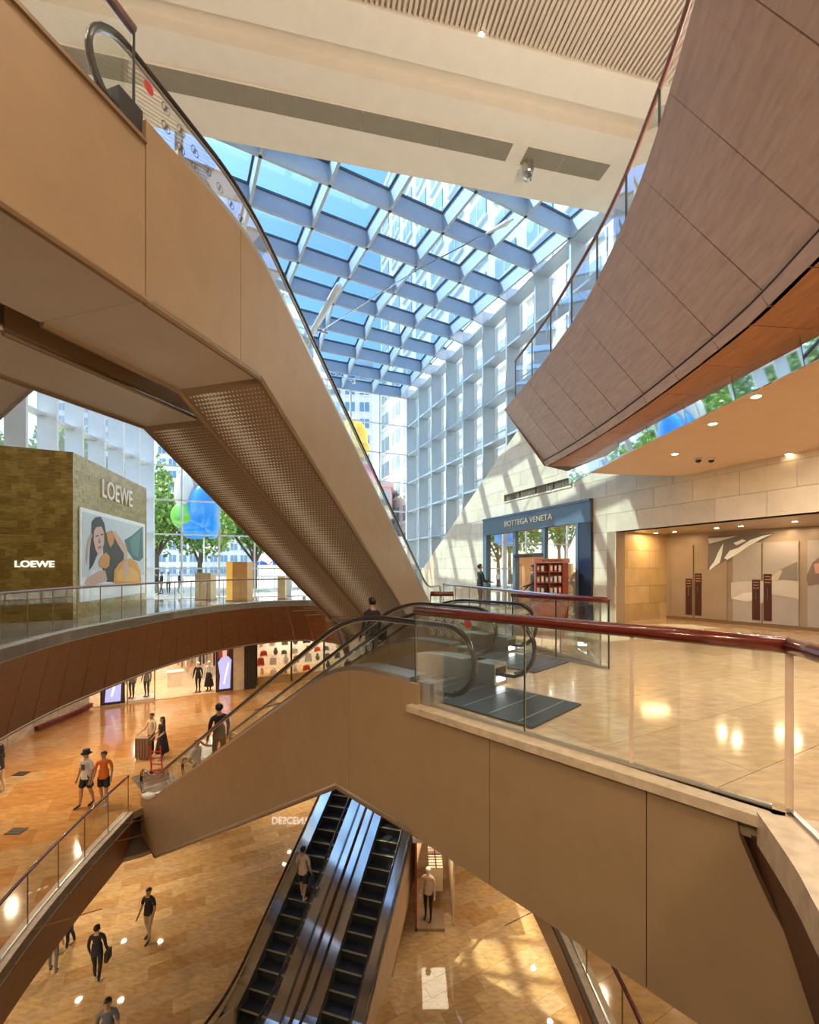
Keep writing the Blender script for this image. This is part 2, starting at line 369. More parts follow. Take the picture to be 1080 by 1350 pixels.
balustrade('short glass balustrade with red handrail turning off at the right edge of the photo', cr([tuple(CN), (2.33, 2.40), (2.1, 1.85), (1.6, .8)], 3), 0, 2, rail_m, rr=.055, post=False)
balustrade('glass balustrade with silver handrail guarding the void in front of the blue-grey shop', [(3.1, 7.2), (1.12, 14.6)], 0, 7, chrome, rr=.035, postr=.014, edge=steel)
balustrade('short glass balustrade with red wooden handrail beside the far escalator', [(3.18, 7.08), (2.0, 8.62)], 0, 2, rail_m, rr=.05, postr=.014, edge=gedge)
balustrade('tiny glass screen with red rail between escalator heads', [(.42, 8.9), (.88, 8.9)], 0, 1, rail_m, rr=.05, raily=.04)

# ------------------------------------------------------------ escalators
TAN = math.tan(math.radians(30))
def zprof(s, sh, zh, zl):
    """height of the step line; rounded at the kinks"""
    sl = sh+(zh-zl)/TAN; r = .7
    if s <= sh-r: return zh
    if s < sh+r: return zh-TAN*(s-sh+r)**2/(4*r)
    if s <= sl-r: return zh-TAN*(s-sh)
    if s < sl+r: return zl+TAN*(sl+r-s)**2/(4*r)
    return zl
def escalator(label, FR, c0, c1, sh, zh, zl, ext=1.8, s_start=None, side0=True, side1=True, wall=.30, seams=(), under=True, perf=None, xtop=0, group='escalators crossing the atrium', mside=None, bott=-1.55, udark=None, tip0=None, dz=0, ext_lo=1.9, end_lo=1.3, walls=None):
    """c0<c1 tread edges across; FR(c,s,z) world; s grows downhill"""
    sl = sh+(zh-zl)/TAN; mside = mside or fascia_m
    base = FR((c0+c1)/2, sl, zl); t = thing('escalator', label, 'escalator', base, group)
    zp = lambda s, o=0: zprof(s, sh, zh, zl)+o
    # steps
    s = sh-1.1; k = 0; run = .40
    while s < sl+1.1:
        z = zp(s+run*.5); zz = zp(s-run*.5)
        b = MB(); fr = lambda a, c, h: FR(a, c, h)
        b.box(c0, c1, s, s+run+.02, z-.04, z, step_m, fr)
        b.box(c0+.01, c1-.01, s+run-.035, s+run+.022, z-.005, z+.004, stepedge, fr)
        b.box(c0, c1, s+run-.02, s+run+.02, z-.26, z-.035, dark_m, fr)
        b.build('step', t); s += run
    ss = [sh-ext+.15*i for i in range(int((sl-sh+ext+ext_lo)/.15)+1)]
    for side, c in ((0, c0), (1, c1)):
        o = -1 if side == 0 else 1
        if walls: wall = walls[side]
        ch = c+o*.13
        # handrail: closed newel loops at both ends
        top = [(q, zp(q, .95)) for q in ss]
        r = .40; loop_hi = []; loop_lo = []
        for i in range(1, 12):
            a = PI*i/12; loop_hi.append((ss[0]-r*math.sin(a)*1.0, zh+.95-r+r*math.cos(a)))
            loop_lo.append((ss[-1]+r*math.sin(a)*1.0, zl+.95-r+r*math.cos(a)))
        path = [(ss[0]+.7, zh+.15), (ss[0]+.1, zh+.15)]+loop_hi[::-1]+top+loop_lo+[(ss[-1]-.1, zl+.15), (ss[-1]-.7, zl+.15)]
        b = MB(); b.tube([FR(ch, q, z) for q, z in path], .028, rubber, 8, ry=.042, up=Vector(FR(1, 0, 0))); b.build('handrail', t, smooth=True)
        ip = [(q, z) for q, z in path]
        b = MB(); b.tube([FR(ch, q, z-.045 if z > zp(q)+.5 else z+.045) for q, z in path[2:-2]], .014, chrome, 6, ry=.022, up=Vector(FR(1, 0, 0))); b.build('rail_track', t, smooth=True)
        # glass
        gp = [(q, zp(q, .90)) for q in ss]; lowp = [(q, zp(q, .27)) for q in ss]
        b = MB(); vs = []
        for (q, z), (q2, z2) in zip(gp, lowp): vs += [FR(ch, q, z), FR(ch, q2, z2)]
        b.add(vs, [[i*2, i*2+2, i*2+3, i*2+1] for i in range(len(gp)-1)], gesc)
        for e, sg in ((ss[0], -1), (ss[-1], 1)):
            zc = (zh if sg < 0 else zl)+.55
            rim = [(e+sg*.35*math.sin(PI*i/8), zc+.35*math.cos(PI*i/8)) for i in range(9)]
            b.add([FR(ch, q, z) for q, z in rim], [list(range(9))], gesc)
        b.build('glass_panel', t)
        # stainless deck between handrail and treads + outer panel
        sk = [q for q in ss if q > sh-ext+.3 and q < sl+ext_lo-.35]
        b = MB(); vs = []
        a0, a1 = (c, c+o*wall) if o > 0 else (c+o*wall, c)
        for q in sk: vs += [FR(a0, q, zp(q, .30)), FR(a1, q, zp(q, .30)), FR(a1, q, zp(q, .24)), FR(a0, q, zp(q, .24))]
        b.add(vs, [[i*4+j, i*4+(j+1) % 4, i*4+4+(j+1) % 4, i*4+4+j] for i in range(len(sk)-1) for j in range(4)]+[[3, 2, 1, 0], [len(vs)-4, len(vs)-3, len(vs)-2, len(vs)-1]], steel)
        b.build('deck', t)
        b = MB(); vs = []
        for q in sk: vs += [FR(c, q, zp(q, .25)), FR(c, q, zp(q, -.35)), FR(c+o*.03, q, zp(q, -.35)), FR(c+o*.03, q, zp(q, .25))]
        b.add(vs, [[i*4+j, i*4+(j+1) % 4, i*4+4+(j+1) % 4, i*4+4+j] for i in range(len(sk)-1) for j in range(4)]+[[3, 2, 1, 0], [len(vs)-4, len(vs)-3, len(vs)-2, len(vs)-1]], steel)
        b.build('skirt', t)
        # newel base boxes
        for e, zz, sg in ((sh-ext+.38, zh, -1), (sl+ext_lo-.45, zl, 1)):
            b = MB(); q0, q1 = sorted((e, e+sg*.22)); b.box(a0+.05, a1-.03, q0, q1, zz, zz+.26, steel, FR); b.build('newel_base', t)
        # side panels, split at the seams
        cs0 = c+o*wall; cs1 = c+o*(wall-.06)
        st = s_start if s_start is not None else sh-ext+.32
        upper = [(q, zp(q, .24)) for q in sk if q >= st]
        end = sl+end_lo
        uppoly = [(st, zh+.24 if s_start is None else zh+xtop)]+[(q, z) for q, z in upper if q > (st if s_start is None else sh-1.45)]
        uppoly = [p for p in uppoly if p[0] < end]+[(end, zl+.24)]
        low = [(end, zl-.95), (sl-1.6+.1, zl-.95), (sh+.12, zh+bott), (st, zh+bott)]
        slb = sh+.12+(zh+bott-(zl-.95))/TAN
        low = [(end, zl-.95), (slb, zl-.95), (sh+.12, zh+bott), (st, zh+bott)]
        poly = uppoly+low
        if (side == 0 and side0) or (side == 1 and side1):
            cuts = [-1e3]+list(seams)+[1e3]
            for ca_, cb_ in zip(cuts, cuts[1:]):
                pl = clip(clip(poly, -1, 0, -ca_-.004), 1, 0, cb_-.004)
                if len(pl) > 2 and parea(pl) > .01:
                    b = MB(); b.prism(pl, lambda a, bb, h: FR(h, a, bb), cs0, cs1, mside); b.build('side_panel', t)
            b = MB(); e0 = [(st, zh+bott), (sh+.12, zh+bott), (slb, zl-.95), (end, zl-.95)]
            b.tube([FR(cs0-o*.02, q, z) for q, z in e0], .035, trimm, 6, up=Vector(FR(1, 0, 0))); b.build('edge_trim', t)
    # underside
    ca, cb = (c0-walls[0], c1+walls[1]) if walls else (c0-wall, c1+wall)
    if under:
        for (q0, zq0, q1, zq1, m, nm) in ((st, zh+bott, sh+.12, zh+bott, soffit_m, 'soffit_panel'), (sh+.12, zh+bott, slb, zl-.95, perf_m if perf else soffit_m, 'perforated_panel' if perf else 'soffit_panel')):
            b = MB(); b.add([FR(ca, q0, zq0+.02), FR(cb, q0, zq0+.02), FR(cb, q1, zq1+.02), FR(ca, q1, zq1+.02), FR(ca, q0, zq0+.06), FR(cb, q0, zq0+.06), FR(cb, q1, zq1+.06), FR(ca, q1, zq1+.06)],
                             [[0, 1, 2, 3], [7, 6, 5, 4], [0, 4, 5, 1], [1, 5, 6, 2], [2, 6, 7, 3], [3, 7, 4, 0]], m); b.build(nm, t)
    if perf:
        b = MB(); c_ = (sh+.12, zh+bott); L = math.hypot(slb-c_[0], zl-.95-c_[1]); ux = ((slb-c_[0])/L, (zl-.95-c_[1])/L)
        nrow = 20; dc = (cb-ca-.2)/nrow; j = 0; d = .12
        rows = int((L-.2)/.07)
        for j in range(rows):
            d = .15+j*.07
            for i in range(nrow):
                cc = ca+.1+(i+.5+(.5 if j % 2 else 0))*dc
                if cc > cb-.1: continue
                tt = (i+.5)/nrow
                rad = (.024*math.exp(-((tt-.30)/.24)**2)+.010)*(1 if j < rows*.45 else 1-.35*(j/rows-.45))
                q = c_[0]+ux[0]*d; z = c_[1]+ux[1]*d+.016
                b.add([FR(cc+rad*math.cos(PI*k/3), q+ux[0]*rad*math.sin(PI*k/3), z+ux[1]*rad*math.sin(PI*k/3)) for k in range(6)], [list(range(6))], perfdot_m)
        b.build('perforation', t, kind='stuff')
    # landing floor plates
    for q0, q1, zz in ((sh-2.9, sh-1.1, zh), (sl+1.1, sl+2.9, zl)):
        b = MB(); b.box(c0-.05, c1+.05, q0, q1, zz+.004, zz+.022, plate_m, FR)
        for k in range(5): b.box(c0, c1, q0+(q1-q0)*(k+.5)/5, q0+(q1-q0)*(k+.5)/5+.02, zz+.02, zz+.026, steel, FR)
        b.build('landing_plate', t)
        b = MB(); b.box(c0, c1, q1 if zz == zh else q0-.12, q1+.12 if zz == zh else q0, zz-.02, zz+.02, steel, FR); b.build('comb_plate', t)
    return t
def stickers(t, FR, c, s0, z0, n, rows, ds=.19, dz=.25, r=.07, m=None, slope=0):
    m = m or white_c
    for j in range(rows):
        for i in range(n):
            b = MB(); s_ = s0+ds*i; z_ = z0-dz*j-slope*i*ds
            ring = [FR(c, s_+rr*math.cos(2*PI*k/16), z_+rr*math.sin(2*PI*k/16)) for rr in (r, r*.8) for k in range(16)]
            b.add(ring, [[k, (k+1) % 16, 16+(k+1) % 16, 16+k] for k in range(16)], m)
            q = r*.55; b.add([FR(c, s_-q, z_-q), FR(c, s_-q+.015, z_-q-.015), FR(c, s_+q, z_+q), FR(c, s_+q-.015, z_+q+.015)], [[0, 1, 2, 3]], m)
            b.add([FR(c, s_-.02, z_-.03), FR(c, s_+.02, z_-.03), FR(c, s_+.012, z_+.04), FR(c, s_-.012, z_+.04)], [[0, 1, 2, 3]], m)
            b.build('safety_sticker', t)
red_m = mat('red_sticker', (.7, .02, .02), .4)
# middle pair (down from the middle level to the level below); s_start runs the side on as the bridge fascia
e1 = escalator('nearer of two middle escalators, bronze side below the red-railed balustrade, going down left', FM, 4.02, 5.02, 5.2, 0, Z1, seams=(5.0,), ext=1.85, ext_lo=1.0, end_lo=.6)
e2 = escalator('farther of two middle escalators, its glass and black handrails behind the near one', FM, 6.17, 7.17, 6.4, 0, Z1, seams=(6.2,), ext=1.85, ext_lo=1.0, end_lo=.6)
stickers(e2, FM, 6.03, 4.75, .72, 5, 2, ds=.2, dz=.26, r=.075)
stickers(e1, FM, 4.90, 6.0, .25, 3, 1, r=.07, ds=.2, slope=.5)
b = MB(); b.add([FM(6.02, 4.72+.08*math.cos(2*PI*k/16), .66+.08*math.sin(2*PI*k/16)) for k in range(16)], [list(range(16))], red_m); b.build('red_sticker', e2)
lit = lampm('display_light', (.9, .95, 1), 6)
for e, c in ((e1, 5.17), (e2, 7.32)):
    sh = 5.2 if e is e1 else 6.4
    b = MB(); b.box(c-.15, c+.15, sh-1.72, sh-1.2, 0, .30, steel, FM); cb = b.build('control_box', e)
    b = MB(); b.box(c-.09, c+.09, sh-1.73, sh-1.719, .06, .13, lit, FM); b.build('display_light', cb)
    b = MB(); b.box(c-.11, c+.11, sh-1.73, sh-1.719, .16, .25, dark_m, FM); b.build('display_screen', cb)
# bridge side (fascia) running right from the escalator at the same plane
FP = lambda a, bb, h: FM(h, a, bb)
pol = [(.38, -.045), (3.72, -.045), (5.0, .0), (5.0, -1.55), (3.73, -1.55), (2.0, -1.60), (.3, -1.68), (-.45, -1.75), (-.1, -1.2), (.2, -.55)]
pol = [(3.735, -.045), (3.735, -1.55), (2.0, -1.60), (.3, -1.68), (.10, -1.68), (.196, -1.184), (.241, -.994), (.313, -.782), (.411, -.609), (.493, -.43), (.584, -.203), (.60, -.045)]
for x0, x1 in ((-9, 1.16), (1.168, 2.62), (2.628, 3.74)):
    pl = clip(clip(pol, -1, 0, -x0), 1, 0, x1)
    b = MB(); b.prism(pl, FP, 3.70, 3.78, fascia_m); b.build('fascia_panel', fa)
b = MB(); b.prism([(.35, -.0), (3.75, .0), (3.75, -.075), (.35, -.075)], FP, 3.62, 3.80, curb_m); b.build('edge_strip', fa)
b = MB(); b.add([FM(3.78, 3.7, -1.54), FM(3.78, 1.2, -1.60), FM(7.5, 1.2, -1.60), FM(7.5, 3.7, -1.54), FM(3.78, 3.7, -1.4), FM(3.78, 1.2, -1.4), FM(7.5, 1.2, -1.4), FM(7.5, 3.7, -1.4)],
                 [[0, 1, 2, 3], [7, 6, 5, 4], [0, 4, 5, 1], [1, 5, 6, 2], [2, 6, 7, 3], [3, 7, 4, 0]], soffit_m); b.build('soffit', fa)
# curved slab edge right of the bridge
arcR = cr([(2.27, 2.90), (2.15, 2.60), (2.03, 2.32), (1.87, 2.0), (1.5, 1.2), (1.1, .3)], 5); arcR = [Vector(p) for p in arcR]
curb(fa, arcR, 0, .34, hh=.20, out=-1)
arcF = [Vector(p) for p in cr([(2.46, 3.5), (2.37, 3.17), (2.27, 2.90), (2.15, 2.60), (2.03, 2.32), (1.87, 2.0), (1.5, 1.2), (1.1, .3)], 5)]
fascia(fa, offset(arcF, -.0), offset(arcF, -.50), -.20, -2.05, 26, mat('dark_red_wood', (.11, .035, .018), .45, 0, .3, 4), out=1, gap=.05)

# ------------------------------------------------------------ upper escalators and bridge B on the left
u1 = escalator('nearer of two upper escalators, broad champagne truss sweeping down from upper left', FU, -4.90, -4.05, 5.2, ZB, 0, ext=1.8, s_start=3.45, xtop=.24, seams=(4.89,), perf=True, wall=.30, bott=-1.56)
u2 = escalator('farther of two upper escalators, perforated underside left of the near truss', FU, -6.85, -6.05, 6.4, ZB, 0, ext=1.8, s_start=3.45, xtop=.24, seams=(6.0,), perf=True, wall=.29, bott=-1.56)
stickers(u1, FU, -3.92, 3.86, 6.60, 7, 2, ds=.21, dz=.2, r=.06, m=grey_c, slope=0.2)
b = MB(); b.add([FU(-3.92, 3.64+.06*math.cos(2*PI*k/16), 6.60+.06*math.sin(2*PI*k/16)) for k in range(16)], [list(range(16))], red_m); b.build('red_sticker', u1)
fb = struct('floor', 'upper level bridge on the left with champagne metal side and pale soffit')
for s0, s1 in ((-6, -1.2), (-1.19, 3.44)):
    b = MB(); b.prism([(s0, 4.24), (s1, 4.24), (s1, ZB-.02), (s0, ZB-.02)], lambda a, bb, h: FU(h, a, bb), -3.75, -3.83, fascia_m); b.build('fascia_panel', fb)
for c0, c1 in ((-5.19, -3.76), (-7.14, -5.77)):
    for s0, s1 in ((-6, .4), (.41, 3.445)):
        b = MB(); b.box(c0, c1, s0, s1, 4.26, 4.32, soffit_m, FU); b.build('soffit_panel', fb)
b = MB(); b.box(-5.8, -5.15, -6, 5.3, 4.55, 4.6, perf_m, FU); b.build('recess_panel', fb)
b = MB(); b.box(-7.2, -3.8, -6, 3.4, ZB-.3, ZB-.01, joint_m, FU); b.build('slab', fb)
b = MB(); b.prism([(-6, ZB-.02), (3.44, ZB-.02), (3.44, ZB+.02), (-6, ZB+.02)], lambda a, bb, h: FU(h, a, bb), -3.72, -3.9, trimm); b.build('edge_trim', fb)
b = MB(); b.tube([FU(-3.77, -6, 4.25), FU(-3.77, 3.45, 4.25)], .035, trimm, 6); b.build('edge_trim', fb)
b = MB(); b.box(-7.14, -7.08, -6, 3.45, 4.24, ZB, fascia_m, FU); b.build('fascia_panel', fb)
balustrade('glass balustrade with dark wooden handrail at top left beside the upper escalator head', [FU(-3.85, -4.5, 0)[:2], FU(-3.85, 3.4, 0)[:2]], ZB, 4, rail2_m, rr=.045, postr=.014, edge=gedge)
b = MB(); b.box(-4.02, -3.8, 3.2, 3.46, ZB, ZB+.34, dark_m, FU); b.build('newel_box', u1)
# curved mauve slab left of the bridge
fb2 = struct('floor', 'upper level slab with mauve wooden fascia at the far left')
aL = [Vector(p) for p in cr([(-5.55, 6.55), (-6.6, 7.35), (-7.8, 8.25), (-9.6, 9.3)], 4)]
fascia(fb2, [p+Vector((.35, .45)) for p in aL], aL, ZB, 4.3, 4, mauve_m, out=-1)
b = MB(); b.prism([(-5.55, 6.55)]+[tuple(p) for p in aL][1:]+[(-13, 9), (-13, 5), (-7.6, 5)], zf(0), 4.32, 4.5, soffit_m); b.build('soffit', fb2)

# ------------------------------------------------------------ lower escalators (level below up to the lowest floor)
FL = lambda c, s, z: FU(c, -s, z)
l1 = escalator('left one of two lowest black-stepped escalators, with a man in beige riding it', FL, -8.0, -7.05, -18.9, Z1, Z2, seams=(), walls=(.36, .62), ext=1.7)
l2 = escalator('right one of two lowest black-stepped escalators, empty, under the bronze bridge', FL, -5.7, -4.75, -18.9, Z1, Z2, seams=(), walls=(.62, .36), ext=1.7, mside=mat('beige_casing', (.50, .37, .25), .5))
for o in (l1, l2):
    for ch in o.children:
        if ch.name.startswith('deck'): ch.data.materials[0] = chrome

# ------------------------------------------------------------ LEVEL L1
arc1 = cr([(-5.9, 4.2), (-7.0, 6.6), (-7.5, 8.15), (-7.85, 9.6), (-8.14, 11.3), (-8.3, 12.6), (-8.40, 13.5)], 4); A1 = [Vector(p) for p in arc1]
arc1r = [(2.5, 14.5), (2.85, 12), (3.02, 10), (3.08, 8), (3.05, 6), (2.8, 4.2), (2.4, 2.8)]; A1r = [Vector(p) for p in cr(arc1r, 5)]
land = [xy(FM(3.7, 15.6, 0)), xy(FM(5.4, 15.6, 0)), xy(FM(5.5, 16.8, 0)), xy(FM(7.6, 16.8, 0)), (-6.9, 19.6), (-5.6, 21.2), xy(FU(-8.5, 19.6, 0)), xy(FU(-4.3, 19.6, 0))]
f1 = [tuple(p) for p in A1]+land+[tuple(p) for p in A1r]+[(12, 2.8), (12, 32), (-10, 33.5), (-19, 29.5), (-18.2, 4.2)]
fl1 = struct('floor', 'amber marble floor one level down with shops and walking people')
b = MB(); b.prism(f1, zf(Z1), -.22, -.018, joint_m); b.build('slab', fl1)
f1b = [tuple(p) for p in offset(A1, -.35)]+land+[tuple(p) for p in offset(A1r, -.3)]+[(12, 2.8), (12, 32), (-10, 33.5), (-19, 29.5), (-18.2, 4.2)]
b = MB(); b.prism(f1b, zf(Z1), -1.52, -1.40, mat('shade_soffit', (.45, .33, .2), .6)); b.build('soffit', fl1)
tiles(fl1, f1, zf(Z1), 1.35, .9, TA, tile1, limit=300)
curb(fl1, A1, Z1, -.30); fascia(fl1, offset(A1, -.03), offset(A1, -.35), Z1-.26, Z1-1.5, 10, wood_m, out=-1)
curb(fl1, A1r, Z1, -.28, m=curb_m, hh=.22); fascia(fl1, offset(A1r, -.03), offset(A1r, -.3), Z1-.22, Z1-1.45, 10, wood_m, out=-1)
balustrade('glass balustrade with red-brown wooden handrail at lower left, one level down', offset(A1, -.15), Z1, 9, rail_m, rr=.035)
balustrade('glass balustrade with red handrail below the bridge at bottom right', offset(A1r, -.15)[8:], Z1, 6, rail_m, rr=.035)
balustrade('small glass railing with wooden rail behind the middle escalators, one level down', [FM(7.7, 16.4, 0)[:2], (-6.95, 19.75), (-5.7, 21.3)], Z1, 5, rail2_m, rr=.035)
for px, py in ((28, 1020), (22, 1096)):
    Y = F*(EYE-Z1)/(py-750); X = (px-540)/F*Y
    b = MB(); b.box(X-.22, X+.22, Y-.16, Y+.16, Z1+.001, Z1+.012, dark_m)
    for k in range(6): b.box(X-.2, X+.2, Y-.13+.05*k, Y-.12+.05*k, Z1+.01, Z1+.016, steel)
    o = b.build('floor_grille'); o['label'] = 'small dark floor grille on the amber marble, %s of two' % ('farther' if py < 1050 else 'nearer'); o['category'] = 'floor grille'

# ------------------------------------------------------------ LEVEL L2
f2 = [(-18, 4), (13, 4), (13, 31), (-18, 31)]
fl2 = struct('floor', 'honey marble floor at the very bottom of the atrium')
b = MB(); b.prism(f2, zf(Z2), -.4, -.018, joint_m); b.build('slab', fl2)
tiles(fl2, f2, zf(Z2), 1.1, .5, TA, tile2, limit=300, bond=.4)

# ------------------------------------------------------------ right curved slab of the upper level
topR = [Vector(p) for p in cr([(1.2, .6), (1.7, 2.0), (2.11, 3.28), (2.42, 4.43), (2.6, 5.4), (2.71, 6.3), (2.77, 7.4), (2.7, 9.3), (2.5, 11.7)], 4)]
lipR = [Vector(p) for p in cr([(2.3, .3), (2.95, 1.8), (3.39, 3.67), (3.62, 4.76), (3.72, 6.0), (3.76, 7.2), (3.75, 8.45), (3.66, 10), (3.48, 11.5)], 4)]
fr_ = struct('floor', 'upper level slab on the right with raked mauve wooden panels, overhead')
fascia(fr_, topR, lipR, ZB, 4.42, 13, mauve_m, out=1, gap=.025, thick=-.05)
lip2 = [p+Vector((-.03, 0)) for p in lipR]
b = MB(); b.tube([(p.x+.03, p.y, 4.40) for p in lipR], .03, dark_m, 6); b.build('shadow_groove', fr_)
fascia(fr_, [p+Vector((-.02, 0)) for p in lipR], [p+Vector((.06, 0)) for p in lipR], 4.37, 4.26, 13, mauve_m, out=1, thick=-.05, gap=.02, name='lip_panel')
inn = [Vector((4.9, p.y)) for p in lipR]
def ribbon(parent, A, B, z, m, n, name, th=.04):
    RA = resample(A, n); RB = resample(B, n)
    for k in range(n):
        a0, a1, b0, b1 = RA[k], RA[k+1], RB[k], RB[k+1]; a1 = a1.lerp(a0, .012); b1 = b1.lerp(b0, .012)
        b = MB(); b.prism([(a0.x, a0.y), (a1.x, a1.y), (b1.x, b1.y), (b0.x, b0.y)], zf(z), 0, th, m); b.build(name, parent)
ribbon(fr_, [p+Vector((.07, 0)) for p in lipR], inn, 4.26, soffwood_m, 12, 'soffit_panel')
b = MB(); b.prism([tuple(p) for p in offset(topR, .12)]+[(4.6, 12.5), (7.0, 13.0), (12, 3), (12, -2), (1, -2)], zf(ZB), -.06, -.01, joint_m); b.build('slab', fr_)
b = MB(); b.add([(2.5, 11.7, ZB), (3.48, 11.5, 4.28), (4.5, 12.3, 4.28), (4.7, 12.7, ZB), (2.6, 11.8, ZB), (3.58, 11.6, 4.28), (4.6, 12.4, 4.28), (4.8, 12.8, ZB)],
                 [[0, 1, 2, 3], [7, 6, 5, 4], [0, 4, 5, 1], [1, 5, 6, 2], [2, 6, 7, 3], [3, 7, 4, 0]], mauve_m); b.build('fascia_panel', fr_)
stripP = resample([Vector((4.75, 1.0)), Vector((4.62, 3.5)), Vector((4.5, 5.2)), Vector((4.42, 7.4)), Vector((4.34, 9)), Vector((4.4, 12.2))], 11)
for a, c in zip(stripP, stripP[1:]):
    c = c.lerp(a, .01); b = MB(); b.add([(a.x, a.y, 3.92), (c.x, c.y, 3.92), (c.x-.06, c.y, 4.28), (a.x-.06, a.y, 4.28), (a.x+.03, a.y, 3.92), (c.x+.03, c.y, 3.92), (c.x-.03, c.y, 4.28), (a.x-.03, a.y, 4.28)], [[0, 3, 2, 1], [4, 5, 6, 7], [0, 1, 5, 4], [3, 7, 6, 2], [1, 2, 6, 5], [0, 4, 7, 3]], gstrip); b.build('mirror_panel', fr_)
balustrade('glass balustrade with thin dark handrail on the overhead curved slab at right', cr([(1.9, 1.8), (2.25, 3.0), (2.61, 4.13), (2.83, 5.35), (2.95, 6.4), (2.97, 7.56), (2.9, 9.5), (2.7, 11.3)], 3), ZB, 9, rail2_m, rr=.03, postr=.016, edge=gedge)
b = MB(); b.prism([(4.78, 1), (4.65, 3.5), (4.53, 5.2), (4.45, 7.4), (4.37, 9), (4.42, 10.75), (4.83, 10.86), xy(FW(-3.0, 0, 0)), xy(FW(-7, 0, 0)), (11, 5), (11, 1)], zf(3.92), 0, .3, beige_c)
cl = struct('ceiling', 'smooth peach ceiling with downlights above the door recess'); b.build('ceiling_board', cl)
for i, (px, py, z) in enumerate(((997, 522, 3.92), (940, 558, 3.92), (890, 598, 3.92), (1040, 598, 3.92))):
    Y = F*(z-EYE)/(750-py); X = (px-540)/F*Y
    t = thing('downlight', ['recessed round downlight in the peach ceiling nearest the mirror strip', 'recessed round downlight in the peach ceiling, second from the mirror strip end', 'recessed round downlight in the peach ceiling farthest left', 'recessed round downlight in the peach ceiling near the stone wall'][i], 'light', (X, Y, z-.01))
    b = MB(); b.lathe([(.075, 0), (.075, .012)], (X, Y, z-.012), steelwhite, 14); b.build('bezel', t)
    b = MB(); b.lathe([(.055, 0), (.055, .004)], (X, Y, z-.016), downl, 14); b.build('lens', t)
for i, px in enumerate((921, 938)):
    z = 3.92; Y = F*(z-EYE)/(750-604); X = (px-540)/F*Y
    t = thing('security_camera', 'small black dome camera on the peach ceiling, %s one' % ('left', 'right')[i], 'camera', (X, Y, z))
    b = MB(); b.lathe([(.06, 0), (.07, -.03), (.065, -.04)][::-1], (X, Y, z), steelwhite, 12); b.build('housing', t)
    b = MB(); b.ball((X, Y, z-.045), .055, dark_m); b.build('dome', t, smooth=True)

# ------------------------------------------------------------ wall_right: limestone wall with diagonal top
wr = struct('wall_right', 'limestone block wall with a diagonal top edge beside the glass wall')
dg = lambda u: 1.73+(13.2-u)*.578
regs = [[(6.4, 0), (13.6, 0), (13.6, dg(13.6)), (6.4, dg(6.4))],
        [(0, 3.78), (6.4, 3.78), (6.4, 4.32), (0, 4.32)], [(-.0, 4.32), (.9, 4.32), (.9, 4.86), (0, 4.86)], [(4.9, 4.32), (6.4, 4.32), (6.4, 4.86), (4.9, 4.86)],
        [(0, 4.86), (6.4, 4.86), (6.4, dg(6.4)), (0, dg(0))],
        [(-.885, 0), (0, 0), (0, dg(0)), (-.885, dg(-.885))], [(-7, 2.7), (-.885, 2.7), (-.885, 6), (-7, 6)]]
b = MB()
for r in regs: b.prism(r, FW, -.35, -.02, joint_m)
b.prism([(.9, 4.32), (4.9, 4.32), (4.9, 4.86), (.9, 4.86)], FW, -.35, -.28, slot_m)
b.build('wall_core', wr)
FWs = lambda a, c, h: FW(a, c, h)
for r in regs: tiles(wr, r, FWs, 1.08, .54, 0, stone_ms, joint=.008, thick=.03, limit=110, name='stone_block', bond=.5, rnd=.006)
t = thing('air_grille', 'long slatted air grille in the limestone wall above the blue-grey shop', 'grille', FW(2.9, 4.45, 0))
for k in range(4):
    u0 = .95+k*.99
    b = MB(); b.box(u0, u0+.95, 4.32, 4.38, -.28, .03, stone_ms[1], FW); b.build('sill', t)
    b = MB()
    for q in range(12): b.box(u0+.04+q*.075, u0+.07+q*.075, 4.38, 4.84, -.2, -.06, slot_m, FW)
    b.build('slats', t, kind='stuff')
b = MB(); b.box(.9, 4.9, 4.66, 4.86, -.05, .0, stone_ms[0], FW); b.build('lintel', wr)

# recess with the big doors
rec0 = Vector(FW(-.885, 0, 0)[:2]); rec1 = Vector((8.29, 14.3)); dv = Vector((.578, -.816)); rec2 = rec1+dv*9
wrec = struct('wall_recess', 'golden limestone side wall of the door recess')
su = (rec1-rec0); L = su.length; su = su.normalized(); sn = Vector((su.y, -su.x))
FRc = lambda a, c, h: (rec0.x+su.x*a+sn.x*h, rec0.y+su.y*a+sn.y*h, c)
b = MB(); b.prism([(0, 0), (L, 0), (L, 2.7), (0, 2.7)], FRc, -.3, -.02, joint_m); b.build('wall_core', wrec)
tiles(wrec, [(0, 0), (L, 0), (L, 2.7), (0, 2.7)], FRc, 1.08, .54, 0, goldst, joint=.008, thick=.03, name='stone_block', rnd=.006)
cr_ = struct('ceiling', 'low timber-coloured ceiling of the door recess with small downlights')
b = MB(); b.prism([tuple(rec0), tuple(rec1), tuple(rec2), xy(FW(-9.5, 0, 0))], zf(2.7), 0, .15, mat('recess_ceiling', (.42, .29, .18), .35)); b.build('ceiling_board', cr_)
dn = Vector((-.816, -.578))
FD = lambda a, z, h: (rec1.x+dv.x*a+dn.x*h, rec1.y+dv.y*a+dn.y*h, z)
wd = struct('wall_doors', 'taupe panelled wall with tall double doors in the recess')
b = MB(); b.box(-.3, 9, 0, 2.7, -.2, 0, doorp, FD); b.build('wall_panel', wd)
b = MB(); b.box(0, 9, 0, .09, 0, .03, trimm, FD); b.build('skirting', wd)
def ua(px):                                   # where a sight line meets the door wall
    r = (px-540)/F; return (r*rec1.y-rec1.x)/(dv.x-r*dv.y)
doors = [(885, 915.5), (915.5, 960), (966, 1005.5), (1005.5, 1055), (1064, 1110)]
